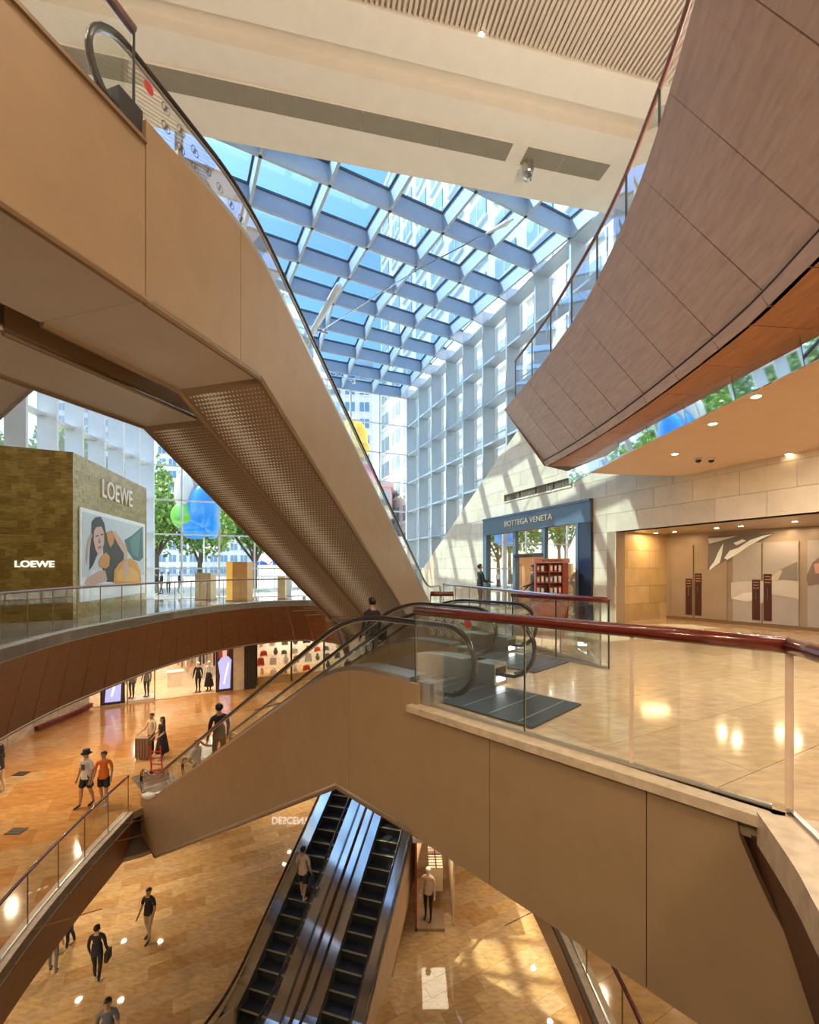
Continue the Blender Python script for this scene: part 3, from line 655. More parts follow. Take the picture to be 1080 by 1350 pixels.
for k, (a, c) in enumerate(doors):
    u0, u1 = ua(a)+.02, ua(c)-.02
    t = thing('tall_door', ['taupe door leaf nearest the golden stone wall', 'taupe door leaf carrying the chrome splash print', 'grey door leaf left of the second pair of maroon plates', 'grey door leaf right of the second pair of maroon plates', 'grey door leaf cut by the right edge'][k], 'door', FD(u0, 0, 0))
    b = MB(); b.box(u0, u1, .1, 2.33, .005, .045, doorp if k < 2 else doorp2, FD); b.build('leaf', t)
    if k < 4:
        h0, h1 = (u1-.20, u1-.02) if k % 2 == 0 else (u0+.02, u0+.20)
        top = 1.30 if k % 2 == 0 else 1.46
        b = MB(); b.box(h0, h1, .18, top, .045, .06, handlep, FD); b.build('maroon_plate', t)
        b = MB(); b.box((h0+h1)/2-.012, (h0+h1)/2+.012, .78, 1.08, .06, .085, chrome, FD); b.build('pull_bar', t)
        b = MB()
        for q in range(3): b.box(h0+.03, h1-.03, top-.08-.08*q, top-.06-.08*q, .06, .064, fc((.5, .3, .22)), FD)
        b.build('plate_print', t)
# prints on the doors
t = thing('door_print', 'chrome liquid splash print across the upper part of the taupe doors', 'print', FD(ua(975), 1.9, .05))
def prt(poly, col, name, h, par, e=0, zf_=None):
    b = MB(); b.prism([(ua(x), EYE+(750-y)/F*(rec1.y+dv.y*ua(x))) for x, y in poly], FD, h, h+.004, fc(col, e)); b.build(name, par)
prt([(935, 707), (1000, 704), (1022, 703), (1008, 712), (990, 716), (975, 729), (960, 738), (948, 745), (934, 752)], (.16, .15, .15), 'splash_ground', .047, t)
prt([(937, 748), (943, 740), (948, 728), (955, 716), (953, 730), (950, 742), (936, 752)], (.75, .84, .92), 'splash_streak', .052, t)
prt([(956, 736), (963, 726), (975, 722), (990, 712), (1008, 706), (1020, 704), (1004, 711), (988, 720), (972, 731), (960, 738)], (.8, .87, .93), 'splash_streak', .052, t)
prt([(935, 710), (962, 708), (975, 706), (955, 712), (936, 717)], (.62, .66, .7), 'splash_streak', .052, t)
prt([(968, 716), (980, 711), (985, 713), (972, 719)], (.85, .86, .88), 'splash_streak', .052, t)
t = thing('door_print', 'pale mountain and mist print low on the grey doors', 'print', FD(ua(1030), .9, .05))
prt([(965, 768), (985, 766), (1013, 766), (1030, 755), (1052, 738), (1054, 770), (1054, 790), (1013, 782), (1005, 796), (985, 792), (965, 789)], (.52, .49, .46), 'mist', .047, t)
prt([(1013, 766), (1028, 752), (1052, 740), (1053, 766), (1036, 764)], (.22, .20, .18), 'mountain', .052, t)
prt([(1014, 764), (1028, 752), (1033, 752), (1026, 767)], (.50, .46, .38), 'slope', .056, t)
prt([(966, 789), (980, 782), (1000, 780), (1004, 788), (985, 793)], (.68, .66, .64), 'foam', .052, t)
prt([(1064, 760), (1072, 742), (1084, 732), (1100, 740), (1100, 775), (1080, 770), (1066, 772)], (.20, .15, .13), 'dark_figure', .047, t)
prt([(1074, 744), (1084, 741), (1084, 756), (1076, 756)], (.55, .30, .24), 'pink_patch', .052, t)
for k, (px, py) in enumerate(((865, 702.5), (889.5, 701), (927, 707.5), (945, 696), (952, 706), (977, 693.5), (1007, 701.5), (1038, 700), (1048, 687.5))):
    Y = F*(2.7-EYE)/(750-py); X = (px-540)/F*Y
    t = thing('downlight', 'tiny round downlight in the low recess ceiling, %s from the left' % ORD[k], 'light', (X, Y, 2.69), 'downlights in the recess ceiling')
    b = MB(); b.lathe([(.05, 0), (.05, .01)], (X, Y, 2.688), downl, 12); b.build('lens', t)
    b = MB(); b.lathe([(.065, 0), (.065, .006)], (X, Y, 2.694), steelwhite, 12); b.build('bezel', t)
area(8.9, 11.3, 2.66, 3.0, 1.0, 55, (1, .72, .42))
area(7.4, 13.35, 2.66, .8, .3, 22, (1, .66, .32))

# ------------------------------------------------------------ blue-grey shop (wide frame, glazing, interior)
bv = thing('shopfront', 'blue-grey shopfront with gold lettering in the limestone wall', 'shop', FW(3.2, 0, 0))
def uw(px):
    r = (px-540)/F; return (5.74-r*13.87)/(.37+r*.929)
b = MB(); b.box(.0, 6.38, 3.08, 3.78, -.1, .12, bluegrey, FW); b.build('sign_band', bv)
b = MB(); b.box(.0, 6.38, 3.72, 3.80, -.1, .15, bluegrey, FW); b.build('cornice', bv)
b = MB(); b.box(6.1, 6.38, 0, 3.08, -.1, .12, bluegrey, FW); b.build('pilaster', bv)
b = MB(); b.box(.0, .52, 0, 3.08, -.1, .10, navy, FW); b.build('pilaster', bv)
b = MB(); b.box(.52, .64, 0, 3.08, -.1, .12, bluegrey, FW); b.build('pilaster', bv)
for px in (680, 718.5):
    u = uw(px); b = MB(); b.box(u-.09, u+.09, 0, 3.08, -.12, .08, bluegrey, FW); b.build('mullion', bv)
gshop = glass('shop_glass', (.9, .95, .93), .22, .4)
for a, c, z0 in ((.64, uw(718.5)-.1, 0), (uw(718.5)+.1, uw(680)-.1, 2.15), (uw(680)+.1, 6.1, 0)):
    b = MB(); b.box(a, c, z0+.05, 3.05, -.01, .005, gshop, FW); b.build('glass_pane', bv)
b = MB(); b.box(uw(718.5), uw(680), 2.05, 2.16, -.1, .1, dark_m, FW); b.build('door_head', bv)
text('BOTTEGA VENETA', .30, letter_gold, FW((uw(669)+uw(732))/2, 3.42, .13), -WV.to_3d(), (0, 0, 1), bv, fit=(uw(669)-uw(732))*1.0)
b = MB(); b.box(-.02, 6.4, 0, 3.3, -3.2, -3.1, warmback, FW); b.box(-.1, 0, 0, 3.3, -3.2, -.12, warmback, FW); b.box(6.4, 6.5, 0, 3.3, -3.2, -.12, warmback, FW)
b.box(0, 6.4, 3.2, 3.3, -3.2, -.12, warmback, FW); b.build('interior_shell', bv)
b = MB(); b.box(0, 6.4, 0.0, .012, -3.1, -.05, tileL[0], FW); b.build('interior_floor', bv)
cc = FW(3.2, 3.1, -1.6); area(cc[0], cc[1], cc[2], 2.4, 2.0, 110, (1, .75, .5))
shelf_l = lampm('lit_shelf', (1, .72, .38), 1.5)
sh_ = thing('shelf_unit', 'warm lit shelving inside the shop behind the right window', 'shelf', FW(1.0, 0, -.6))
for k in range(5):
    b = MB(); b.box(.70, 1.15, .25+k*.42, .56+k*.42, -.9, -.85, shelf_l, FW); b.build('lit_back', sh_)
    b = MB(); b.box(.68, 1.18, .2+k*.42, .24+k*.42, -.9, -.5, redk, FW); b.build('shelf', sh_)
rk = thing('clothes_rack', 'rail of white garments in the left shop window', 'clothes rack', FW(5.2, 0, -.7))
b = MB(); b.tube([FW(4.7, 1.75, -.7), FW(5.9, 1.75, -.7)], .015, chrome); b.tube([FW(4.7, 0, -.7), FW(4.7, 1.75, -.7)], .015, chrome); b.tube([FW(5.9, 0, -.7), FW(5.9, 1.75, -.7)], .015, chrome); b.build('rack_frame', rk)
for k in range(11):
    u = 4.78+k*.1; g = thing('garment', 'pale garment, %s from the right on the rail in the blue-grey shop window' % ORD[k], 'garment', FW(u, 1.7, -.7), 'garments on the shop window rail')
    m = fc((.65, .5, .42)) if k > 8 or k == 0 else white_c; zb = random.uniform(.55, .9)
    b = MB(); b.prism([(-.9, 1.68), (-.75, 1.72), (-.65, 1.72), (-.5, 1.68), (-.47, 1.2), (-.5, zb), (-.9, zb), (-.93, 1.2)], lambda a, z, h, u=u: FW(u+h, z, a), -.025, .025, m); b.build('cloth', g)
    b = MB(); b.tube([FW(u, 1.72, -.7), FW(u, 1.78, -.7)], .006, chrome, 5); b.build('hook', g)
# red-brown kiosk before the shop
ko = Vector(FW(.85, 0, .9)[:2]); kx = Vector((.93, -.12)).normalized(); ky = Vector((-kx.y, kx.x))
K = lambda a, bb, h: (ko.x+kx.x*a*.78+ky.x*bb, ko.y+kx.y*a*.78+ky.y*bb, h*.93)
kk = thing('display_kiosk', 'red-brown display kiosk with shelves of small items before the shop entrance', 'kiosk', K(0, 0, 0))
b = MB(); b.box(-.65, .65, .3, .36, 0, 1.95, redk, K); b.build('back_panel', kk)
for x0, x1, nm in ((-.65, -.60, 'side_panel'), (.42, .65, 'side_panel'), (-.12, -.08, 'divider')):
    b = MB(); b.box(x0, x1, -.06, .3, 0, 1.95, redk, K); b.build(nm, kk)
b = MB(); b.box(-.7, .7, -.10, .38, 1.92, 2.08, pinkk, K); b.build('sign_board', kk)
text('BOTTEGA VENETA', .09, black_c, K(0, -.11, 2.0), kx.to_3d(), (0, 0, 1), kk, fit=.62, ext=.004)
for k in range(5):
    b = MB(); b.box(-.62, .42, -.05, .3, .38*k+.08, .38*k+.11, redk, K); b.build('shelf', kk)
for k in range(1, 5):
    for q in range(6):
        if random.random() < .12: continue
        x = -.54+q*.175; cm = random.choice([fc((.7, .45, .35)), fc((.75, .7, .62)), fc((.3, .35, .5)), fc((.6, .12, .08)), fc((.8, .6, .5))]); hh = random.uniform(.18, .25)
        b = MB(); b.box(x-.055, x+.055, 0, .10, .38*k+.11, .38*k+.11+hh, cm, K); o = b.build('packaged_gift')
        b2 = MB(); b2.box(x-.03, x+.03, -.004, .0, .38*k+.15, .38*k+.11+hh*.8, fc((.9, .85, .8)), K); b2.build('label_card', o)
        o['label'] = 'small package, %s from left on the %s shelf up of the red-brown kiosk' % (ORD[q], ORD[k-1]); o['category'] = 'package'; o['group'] = 'packages on the kiosk shelves'
pl = thing('planter', 'rounded salmon pink planter counter at the foot of the kiosk', 'counter', K(-.25, -.6, 0))
b = MB(); b.lathe([(.42, 0), (.52, .3), (.56, .62), (.50, .62), (.48, .55)], K(-.25, -.65, 0), pinkk, 20); b.build('bowl', pl, smooth=True)
b = MB(); b.lathe([(.52, .63), (.58, .65), (.58, .69), (.52, .70)], K(-.25, -.65, 0), redk, 20); b.build('rim', pl)

# ------------------------------------------------------------ glass wall (window_2), end wall (window_3), left facade (window_4), roof (window_1)
ZE = 12.6
SP = 1.86; UC = 15.9
w2 = struct('window_2', 'tall grid glass wall of blue-grey fins above the limestone')
us = [UC-SP*k for k in range(0, 11)]
zt = [ZE-1.83*k for k in range(0, 7)]
for u in us:
    z0 = max(0, dg(u)) if u < 13.5 else 0
    if z0 > ZE-.3: continue
    b = MB(); b.box(u-.045, u+.045, z0-.4 if z0 > 0 else 0, ZE+.6, -.62, 0, steelframe, FW); b.build('fin', w2)
    b = MB(); b.box(u-.05, u+.05, max(z0-.4, 0), ZE+.6, -.78, -.62, steelwhite, FW); b.build('mullion', w2)
for k, z in enumerate(zt):
    u1 = min(UC, 13.2-(z-1.73)/.578); 
    for a, c in zip(us, us[1:]):
        zl_ = max(dg(a), 0)
        if z < dg(c)-1.2 and z < dg(a): continue
        if z < min(dg(a), dg(c))-.3: continue
        b = MB(); b.box(c+.045, a-.045, z-.04, z+.04, -.60, -.02, steelframe, FW); b.build('transom', w2)
for a, c in zip(us, us[1:]):
    for z in zt[1:]+[0]:
        z1 = z+1.83 if z else zt[-1]
        if z1 < min(dg(a), dg(c)): continue
        b = MB(); b.box(c+.05, a-.05, z+.04, z1-.04, -.66, -.65, gfac, FW); b.build('pane', w2)
        b = MB(); b.box((a+c)/2-.02, (a+c)/2+.02, z+.04, z1-.04, -.70, -.66, steelwhite, FW)
        b.box(c+.05, a-.05, z+.6, z+.64, -.70, -.66, steelwhite, FW); b.build('glazing_bar', w2)
cor = Vector(FW(UC, 0, 0)[:2]); ev = Vector((-.929, -.37)); en = Vector((.37, -.929))
FE = lambda a, z, h: (cor.x+ev.x*a+en.x*h, cor.y+ev.y*a+en.y*h, z)      # end wall, h towards the hall
w3 = struct('window_3', 'end glass wall with slim mullions looking out on trees')
es_ = [0]+[SP*k for k in range(1, 9)]
for k, a in enumerate(es_):
    th = .045 if k != 4 else .16
    b = MB(); b.box(a-th, a+th, 0, ZE+.4, -.16, 0, steelwhite, FE); b.build('mullion', w3)
for z in zt+[0.0]:
    b = MB(); b.box(0, es_[-1], z-.035, z+.035, -.12, 0.0, steelwhite, FE); b.build('transom', w3)
for a, c in zip(es_, es_[1:]):
    for z in zt[1:]+[0.04]:
        z1 = z+1.83 if z > .1 else zt[-1]
        b = MB(); b.box(a+.05, c-.05, z+.03, z1-.03, -.07, -.06, gfac, FE); b.build('pane', w3)
el = Vector(FE(es_[-1], 0, 0)[:2]); lv = (Vector((-13.1, 14.0))-el); LL = lv.length; lv = lv.normalized(); ln = Vector((-lv.y, lv.x))
FLf = lambda a, z, h: (el.x+lv.x*a+ln.x*h, el.y+lv.y*a+ln.y*h, z)
w4 = struct('window_4', 'left glass facade with broad white fins behind the gold pop-up shop')
nl = 8
for k in range(nl+1):
    a = k*1.45
    b = MB(); b.box(a-.05, a+.05, 0, ZE, -.05, .62, steelwhite, FLf); b.build('fin', w4)
for z in zt+[0.0]:
    b = MB(); b.box(0, nl*1.45, z-.05, z+.05, -.05, .30, steelwhite, FLf); b.build('transom', w4)
for k in range(nl):
    for z in zt[1:]+[0.04]:
        z1 = z+1.83 if z > .1 else zt[-1]
        b = MB(); b.box(k*1.45+.05, k*1.45+1.4, z+.05, z1-.05, -.03, -.02, gfac, FLf); b.build('pane', w4)
# roof grid
w1 = struct('window_1', 'glass roof on a grid of deep blue-grey steel beams')
s_ = 1.1; v1 = Vector((-.4716, .8818)); v2 = Vector((.8818, .4716)); st0 = Vector((4.838, 13.422))*s_; aa = 1.649*s_; bb_ = 1.742*s_
def kink(i): return Vector((3.98-.37*SP*(i-2), 18.28+.929*SP*(i-2)))
def node(i, j):
    if j < 0: return kink(i)
    if i <= 4: return st0+v1*aa*i-v2*bb_*j
    far = cor+ev*(.45+bb_*j); near = st0+v1*aa*4-v2*bb_*j; t = (i-4)/4
    return near.lerp(far, t)
NJ = 9; BD = .62; BZ = ZE
def beam(a, c, wd, m, name='beam'):
    d = (c-a).normalized(); n = Vector((-d.y, d.x))*wd/2
    b = MB(); b.prism([(a.x+n.x, a.y+n.y), (c.x+n.x, c.y+n.y), (c.x-n.x, c.y-n.y), (a.x-n.x, a.y-n.y)], zf(BZ), 0, BD, m); b.build(name, w1)
for j in range(-1, NJ):
    for i in range(-1, 8):
        if j >= 0: beam(node(i, j), node(i+1, j), .09, steelframe)
for i in range(-1, 9):
    for j in range(-1, NJ-1):
        beam(node(i, j), node(i, j+1), .09, steelframe)
for i in range(-1, 8):
    for j in range(-1, NJ-1):
        q = [node(i, j), node(i+1, j), node(i+1, j+1), node(i, j+1)]; c = sum(q, Vector((0, 0)))/4; q = [p.lerp(c, .02) for p in q]
        b = MB(); b.prism([tuple(p) for p in q], zf(BZ+BD), .02, .05, groof); b.build('pane', w1)
        q2 = [p.lerp(c, .09) for p in q]; b = MB()
        for a, d, e, f in zip(q, q[1:]+q[:1], q2[1:]+q2[:1], q2): b.prism([tuple(a), tuple(d), tuple(e), tuple(f)], zf(BZ+BD-.05), 0, .06, bluegrey)
        b.build('pane_frame', w1)
# tie rod and struts under the roof
def at(px, py, z):
    Y = F*(z-EYE)/(750-py); return Vector(((px-540)/F*Y, Y, z))
t = thing('tie_rod', 'slender steel tie rod slanting across under the roof grid', 'tie rod', at(677, 289, BZ-.05))
a, c = at(677, 289, BZ-.08), at(548, 357, BZ-.15); d = at(412, 443, BZ-.4)
b = MB(); b.tube([a, c, d], .022, chrome, 8); b.build('rod', t)
b = MB(); b.tube([a+(c-a).normalized()*.05, a+(c-a).normalized()*.25, a+(c-a).normalized()*.95], [.03, .09, .03], steelwhite, 8); b.build('turnbuckle', t)
b = MB(); b.ball(tuple(c), .07, chrome); b.build('joint', t)
t = thing('roof_strut', 'thick white tubular strut rising to the roof beside the escalator', 'strut', at(402, 455, BZ-1))
a = at(404, 452, BZ-.7); c = at(447, 376, BZ); b = MB(); b.tube([a, c], .13, steelwhite, 12); b.build('tube', t, smooth=True)
b = MB(); b.ball(tuple(a), .17, steelwhite); b.build('end_joint', t, smooth=True)
b = MB(); m_ = a.lerp(c, .3); b.tube([m_+Vector((.1, 0, -.1)), m_+Vector((.5, .2, -.15))], .05, chrome, 8); b.build('bracket', t)
t = thing('tie_rod', 'short steel rod with knuckle low under the far end of the roof', 'tie rod', at(466, 503, BZ-.1))
b = MB(); b.tube([at(430, 487, BZ-.3), at(466, 503, BZ-.1)], .03, chrome, 8); b.build('rod', t)
b = MB(); b.ball(tuple(at(466, 503, BZ-.1)), .14, chrome); b.build('joint', t, smooth=True)

# ------------------------------------------------------------ top ceiling
ct = struct('ceiling', 'top ceiling of ribbed board with stepped white bulkhead and air slots')
e0 = Vector((-.2, 11.93)); eu = Vector((.977, .211)); evv = Vector((.211, -.977))       # eu along edge, evv towards camera
FC = lambda a, t_, h: (e0.x+eu.x*a+evv.x*t_, e0.y+eu.y*a+evv.y*t_, 12.2+h)
b = MB(); b.box(-17, 14, 0, 2.15, .0, 1.2, white_m, FC); b.build('bulkhead', ct)
b = MB(); b.box(-17, 14, 2.15, 2.62, .28, 1.2, white_m, FC); b.build('recess_band', ct)
b = MB(); b.box(-17, 14, 2.62, 3.35, .02, 1.2, white_m, FC); b.build('bulkhead', ct)
b = MB(); b.box(-17, 14, 3.35, 17, .14, 1.2, white_m, FC); b.build('board_backing', ct)
b = MB()
k = -12.0
while k < 9:
    b.box(k, k+.055, 3.36, 13.5, .06, .14, rib_m, FC); k += .105
b.build('ribs', ct, kind='stuff')
cuts = [-9, -5.4, -3.3, -1.2, .7, 2.55]
for a, c in zip(cuts, cuts[1:]):
    b = MB(); b.box(a+.006, c-.006, .95, 1.45, -.012, .0, slot_m, FC); b.build('air_slot', ct)
for a, c in ((2.95, 4.0), (4.01, 5.3)):
    b = MB(); b.box(a, c-.006, .95, 1.45, -.012, .0, slot_m, FC); b.build('air_slot', ct)
for a in (.93, 1.46): 
    b = MB(); b.box(-9, 5.3, a, a+.03, -.02, 0, white_m, FC); b.build('slot_trim', ct)
p = at(696, 215, 12.2)
t = thing('ceiling_projector', 'small steel cylinder fixture hanging from the white bulkhead', 'light fixture', tuple(p))
b = MB(); b.lathe([(.13, -.30), (.15, -.28), (.15, 0)], tuple(p), steel, 14); b.build('housing', t, smooth=False)
b = MB(); b.lathe([(.07, -.45), (.11, -.40), (.10, -.30)], tuple(p), chrome, 12); b.build('lens_barrel', t)
for k in range(3):
    b = MB(); b.ball((p.x+.07*math.cos(2.1*k), p.y+.07*math.sin(2.1*k), p.z-.45), .03, chrome, 8, 5); b.build('nozzle', t)
p = at(634, 48, 12.26)
t = thing('downlight', 'single bright round downlight in the ribbed top ceiling', 'light', tuple(p))
b = MB(); b.lathe([(.05, -.02), (.05, 0)], tuple(p), lampm('bright_lens', (1, .95, .85), 60), 12); b.build('lens', t)
b = MB(); b.lathe([(.09, -.008), (.09, 0)], tuple(p), white_m, 16); b.build('bezel', t)
p = at(615, 84, 12.26)
b = MB(); b.lathe([(.09, -.012), (.09, 0)], tuple(p), white_m, 16); o = b.build('smoke_detector'); o['label'] = 'tiny round white detector on the ribbed top ceiling'; o['category'] = 'detector'

# ------------------------------------------------------------ gold pop-up shop
cA = Vector((-10.63, 14.0)); cB = Vector((-12.06, 20.34)); gl_ = Vector((-.898, -.44)); GH = EYE+154/F*14.0
gv = (cB-cA); GL = gv.length; gv = gv.normalized(); gn = Vector((gv.y, -gv.x))
G1 = lambda a, z, h: (cA.x+gv.x*a+gn.x*h, cA.y+gv.y*a+gn.y*h, z)
g2n = Vector((-gl_.y, gl_.x)); 
if g2n.y > 0: g2n = -g2n
G2 = lambda a, z, h: (cA.x+gl_.x*a+g2n.x*h, cA.y+gl_.y*a+g2n.y*h, z)
gp = thing('popup_shop', 'tall gold-tiled pop-up shop block with large portrait poster on the left', 'pop-up shop', (cA.x, cA.y, 0))
far = cB+gl_*2.2; nr = cA+gl_*2.4
b = MB(); b.prism([tuple(cA), tuple(cB), tuple(far), tuple(nr)], zf(0), 0, GH, bpy.data.materials['gold_glazed_tile_2']); b.build('core', gp)
tiles(gp, [(0, 0), (2.4, 0), (2.4, GH), (0, GH)], G2, .30, .22, 0, gold_ms, joint=.005, thick=.0, name='glazed_tile', limit=300, rnd=.012)
tiles(gp, [(0, 0), (GL, 0), (GL, GH), (0, GH)], G1, .42, .14, 0, goldside, joint=.004, thick=.0, name='glazed_brick', limit=300, rnd=.010)
def ug(px):
    r = (px-540)/F; return (r*cA.y-cA.x)/(gv.x-r*gv.y)
def zg(px, py): u = ug(px); return EYE+(750-py)/F*(cA.y+gv.y*u)
def ul(px):
    r = (px-540)/F; return (r*cA.y-cA.x)/(gl_.x-r*gl_.y)
mm = (ug(133)+ug(173))/2
text('LOEWE', .92, white_m, G1(mm, zg(153, 652), .02), gv.to_3d(), (0, 0, 1), gp, fit=abs(ug(173)-ug(133)), ext=.03, bold=.012)
text('LOEWE', .27, letter_white, G2(ul(46), EYE+(750-744)/F*(cA.y+gl_.y*ul(46)), .03), (-gl_).to_3d(), (0, 0, 1), gp, fit=.95, ext=.02, bold=.004)
# poster
po = thing('poster', 'large framed photo poster of a reclining dark-haired woman with an orange bag', 'poster', G1(ug(146), 1, .03))
pu0, pu1 = ug(103.5), ug(189.5); pz1 = zg(103.5, 668); pz0 = zg(103.5, 794)
b = MB(); b.box(pu0, pu1, pz0, pz1, .015, .05, fc((.82, .84, .84)), G1); b.build('frame', po)
b = MB(); b.box(pu0+.12, pu1-.12, pz0+.8, pz1-.14, .05, .054, fc((.58, .63, .66)), G1); b.build('backdrop', po)
def pp(poly, col, name, h):
    b = MB(); pts = [(ug(x), zg(x, y)) for x, y in poly]; b.prism(pts, G1, h, h+.003, fc(col)); b.build(name, po)
pp([(108, 770), (120, 752), (140, 750), (160, 762), (187, 758), (187, 772), (150, 775), (108, 776)], (.75, .76, .76), 'white_drape', .055)
pp([(162, 712), (172, 706), (186, 694), (187, 735), (182, 740), (174, 738), (166, 726)], (.05, .14, .14), 'teal_drape', .056)
pp([(168, 712), (184, 697), (180, 735), (172, 730)], (.10, .24, .23), 'teal_fold', .06)
pp([(131, 704), (145, 700), (155, 712), (161, 726), (164, 742), (160, 752), (158, 768), (138, 767), (133, 752), (134, 728)], (.022, .028, .026), 'dark_dress', .058)
pp([(118, 688), (123, 682), (130, 681), (135, 690), (137, 702), (133, 712), (127, 728), (120, 745), (115, 752), (116, 725), (118, 705)], (.012, .010, .010), 'black_hair', .062)
pp([(121, 700), (124, 695), (131, 694), (134.5, 702), (134.5, 716), (131, 729), (127, 732), (123, 724), (120.5, 712)], (.62, .40, .31), 'face', .066)
pp([(144, 699), (150, 701), (158, 712), (165, 722), (166, 741), (163, 750), (160, 749), (161, 730), (152, 716)], (.60, .38, .28), 'arm', .066)
pp([(109, 770), (112, 762), (128, 752), (136, 752), (139, 765), (128, 769), (116, 774)], (.60, .38, .28), 'shoulder', .066)
pp([(110, 735), (113, 712), (118, 702), (119, 706), (115, 716), (112, 745)], (.55, .34, .26), 'raised_arm', .064)
pp([(147, 768), (148, 752), (153, 744), (160, 738), (170, 736), (178, 742), (183, 754), (184, 766), (180, 772), (150, 772)], (.70, .32, .05), 'orange_bag', .070)
pp([(150, 766), (152, 754), (160, 748), (172, 748), (180, 756), (181, 767)], (.80, .42, .10), 'bag_front', .074)
pp([(159, 742), (166, 738), (167, 748), (166, 760), (163, 764), (160, 760)], (.62, .38, .28), 'hand', .078)
for poly in ([(137, 702), (143, 700), (148, 706), (147, 716), (143, 722), (139, 714)], [(131, 733), (137, 728), (142, 734), (141, 746), (136, 750), (129, 747), (127, 742)]): pp(poly, (.60, .25, .05), 'flower_earring', .070)
for poly in ([(123, 706), (127, 705), (127, 707), (123, 708)], [(130, 704), (133.5, 703), (133.5, 705), (130, 706)], [(128, 709), (129.5, 716), (127, 716)]): pp(poly, (.10, .05, .04), 'eye_line', .070)
pp([(126, 721), (130.5, 719.5), (130.5, 722), (127, 724)], (.45, .10, .08), 'lips', .070)

# display cases on the left floor
def showcase(px, pyb, wpx, hpx, Y, label, m1, m2=None):
    X = (px-540)/F*Y; wd = wpx/F*Y; h = hpx/F*Y
    t = thing('display_case', label, 'display case', (X, Y, 0))
    b = MB(); b.box(X-wd/2, X+wd/2, Y-.1, Y+wd*.7, 0, h, m1); b.build('cabinet', t)
    b = MB(); b.box(X-wd/2-.02, X-wd/2+wd*.28, Y-.12, Y+wd*.7, 0.02, h+.01, m2 or m1); b.build('side_panel', t)
    b = MB(); b.box(X-wd/2-.03, X+wd/2+.03, Y-.13, Y+wd*.72, 0, .06, trimm); b.build('plinth', t)
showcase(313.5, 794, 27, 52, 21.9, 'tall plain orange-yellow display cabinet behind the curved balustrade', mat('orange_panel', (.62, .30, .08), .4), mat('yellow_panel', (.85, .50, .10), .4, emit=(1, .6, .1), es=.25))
showcase(269, 790, 20, 36, 22.6, 'pale brown glass-topped display case near the end window', mat('brown_case', (.45, .33, .17), .2))
showcase(372, 790, 9, 30, 23.4, 'narrow yellow-white display stand beside the perforated truss', mat('cream_case', (.7, .5, .25), .4))

# ------------------------------------------------------------ L1 shops
def wallseg(a, c, z0, z1, m, parent, name='wall_panel', th=.15):
    a = Vector(a); c = Vector(c); d = (c-a).normalized(); n = Vector((-d.y, d.x))*th
    b = MB(); b.prism([tuple(a), tuple(c), (c.x+n.x, c.y+n.y), (a.x+n.x, a.y+n.y)], zf(0), z0, z1, m); b.build(name, parent)
def fl1p(px, py, z=Z1):
    Y = F*(EYE-z)/(py-750); return Vector(((px-540)/F*Y, Y))
wl = struct('wall_left', 'marble and shopfront wall one level down on the far left')
marb = mat('grey_marble_wall', (.42, .36, .30), .25, 0, .35, 2, (1, 1, 3))
pL = [Vector((-15.8, 10)), Vector((-16.6, 17)), Vector((-16.9, 20)), fl1p(104, 942), fl1p(118, 934)]
for a, c in zip(pL, pL[1:]):
    n_ = max(1, int((c-a).length/1.2)); 
    for k in range(n_): wallseg(a.lerp(c, k/n_), a.lerp(c, (k+.98)/n_), Z1, -2.0, marb, wl, 'marble_panel')
b = MB(); b.tube([(p.x+.08, p.y, Z1+.2) for p in pL[2:5]], .14, mat('red_base', (.12, .005, .005), .3), 4); b.build('red_skirting', wl)
s0, s1 = fl1p(131, 932), fl1p(322, 909)
sd = (s1-s0).normalized(); snn = Vector((-sd.y, sd.x)); SL = (s1-s0).length
FS = lambda a, dpt, z: (s0.x+sd.x*a+snn.x*dpt, s0.y+sd.y*a+snn.y*dpt, Z1+z)
def us_(px): r = (px-540)/F; return (r*s0.y-s0.x)/(sd.x-r*sd.y)
sh1 = thing('fashion_shop', 'bright open-fronted fashion shop one level down with mannequins', 'shop', FS(SL/2, 0, 0))
cream = mat('shop_cream', (.80, .68, .52), .6); shopfloor = mat('shop_floor', (.70, .50, .32), .2)
b = MB(); b.box(-.5, SL+.6, 5.0, 5.1, 0, 3.8, cream, FS); b.box(-.6, -.5, 0, 5.0, 0, 3.8, cream, FS); b.build('back_wall', sh1)
b = MB(); b.box(-.5, SL+.1, 0, 5.0, .005, .03, shopfloor, FS); b.build('shop_floor', sh1)
b = MB(); b.box(us_(300), SL+.05, 0, .25, 0, 3.8, mat('stone_pier', (.62, .50, .38), .5), FS); b.build('pier', sh1)
b = MB(); b.box(us_(322), us_(337), -.05, .6, 0, 3.8, dark_m, FS); b.build('dark_column', sh1)
cc = FS(SL/2, 2.5, 3.6); area(cc[0], cc[1], cc[2], 8, 3, 420, (1, .88, .72))
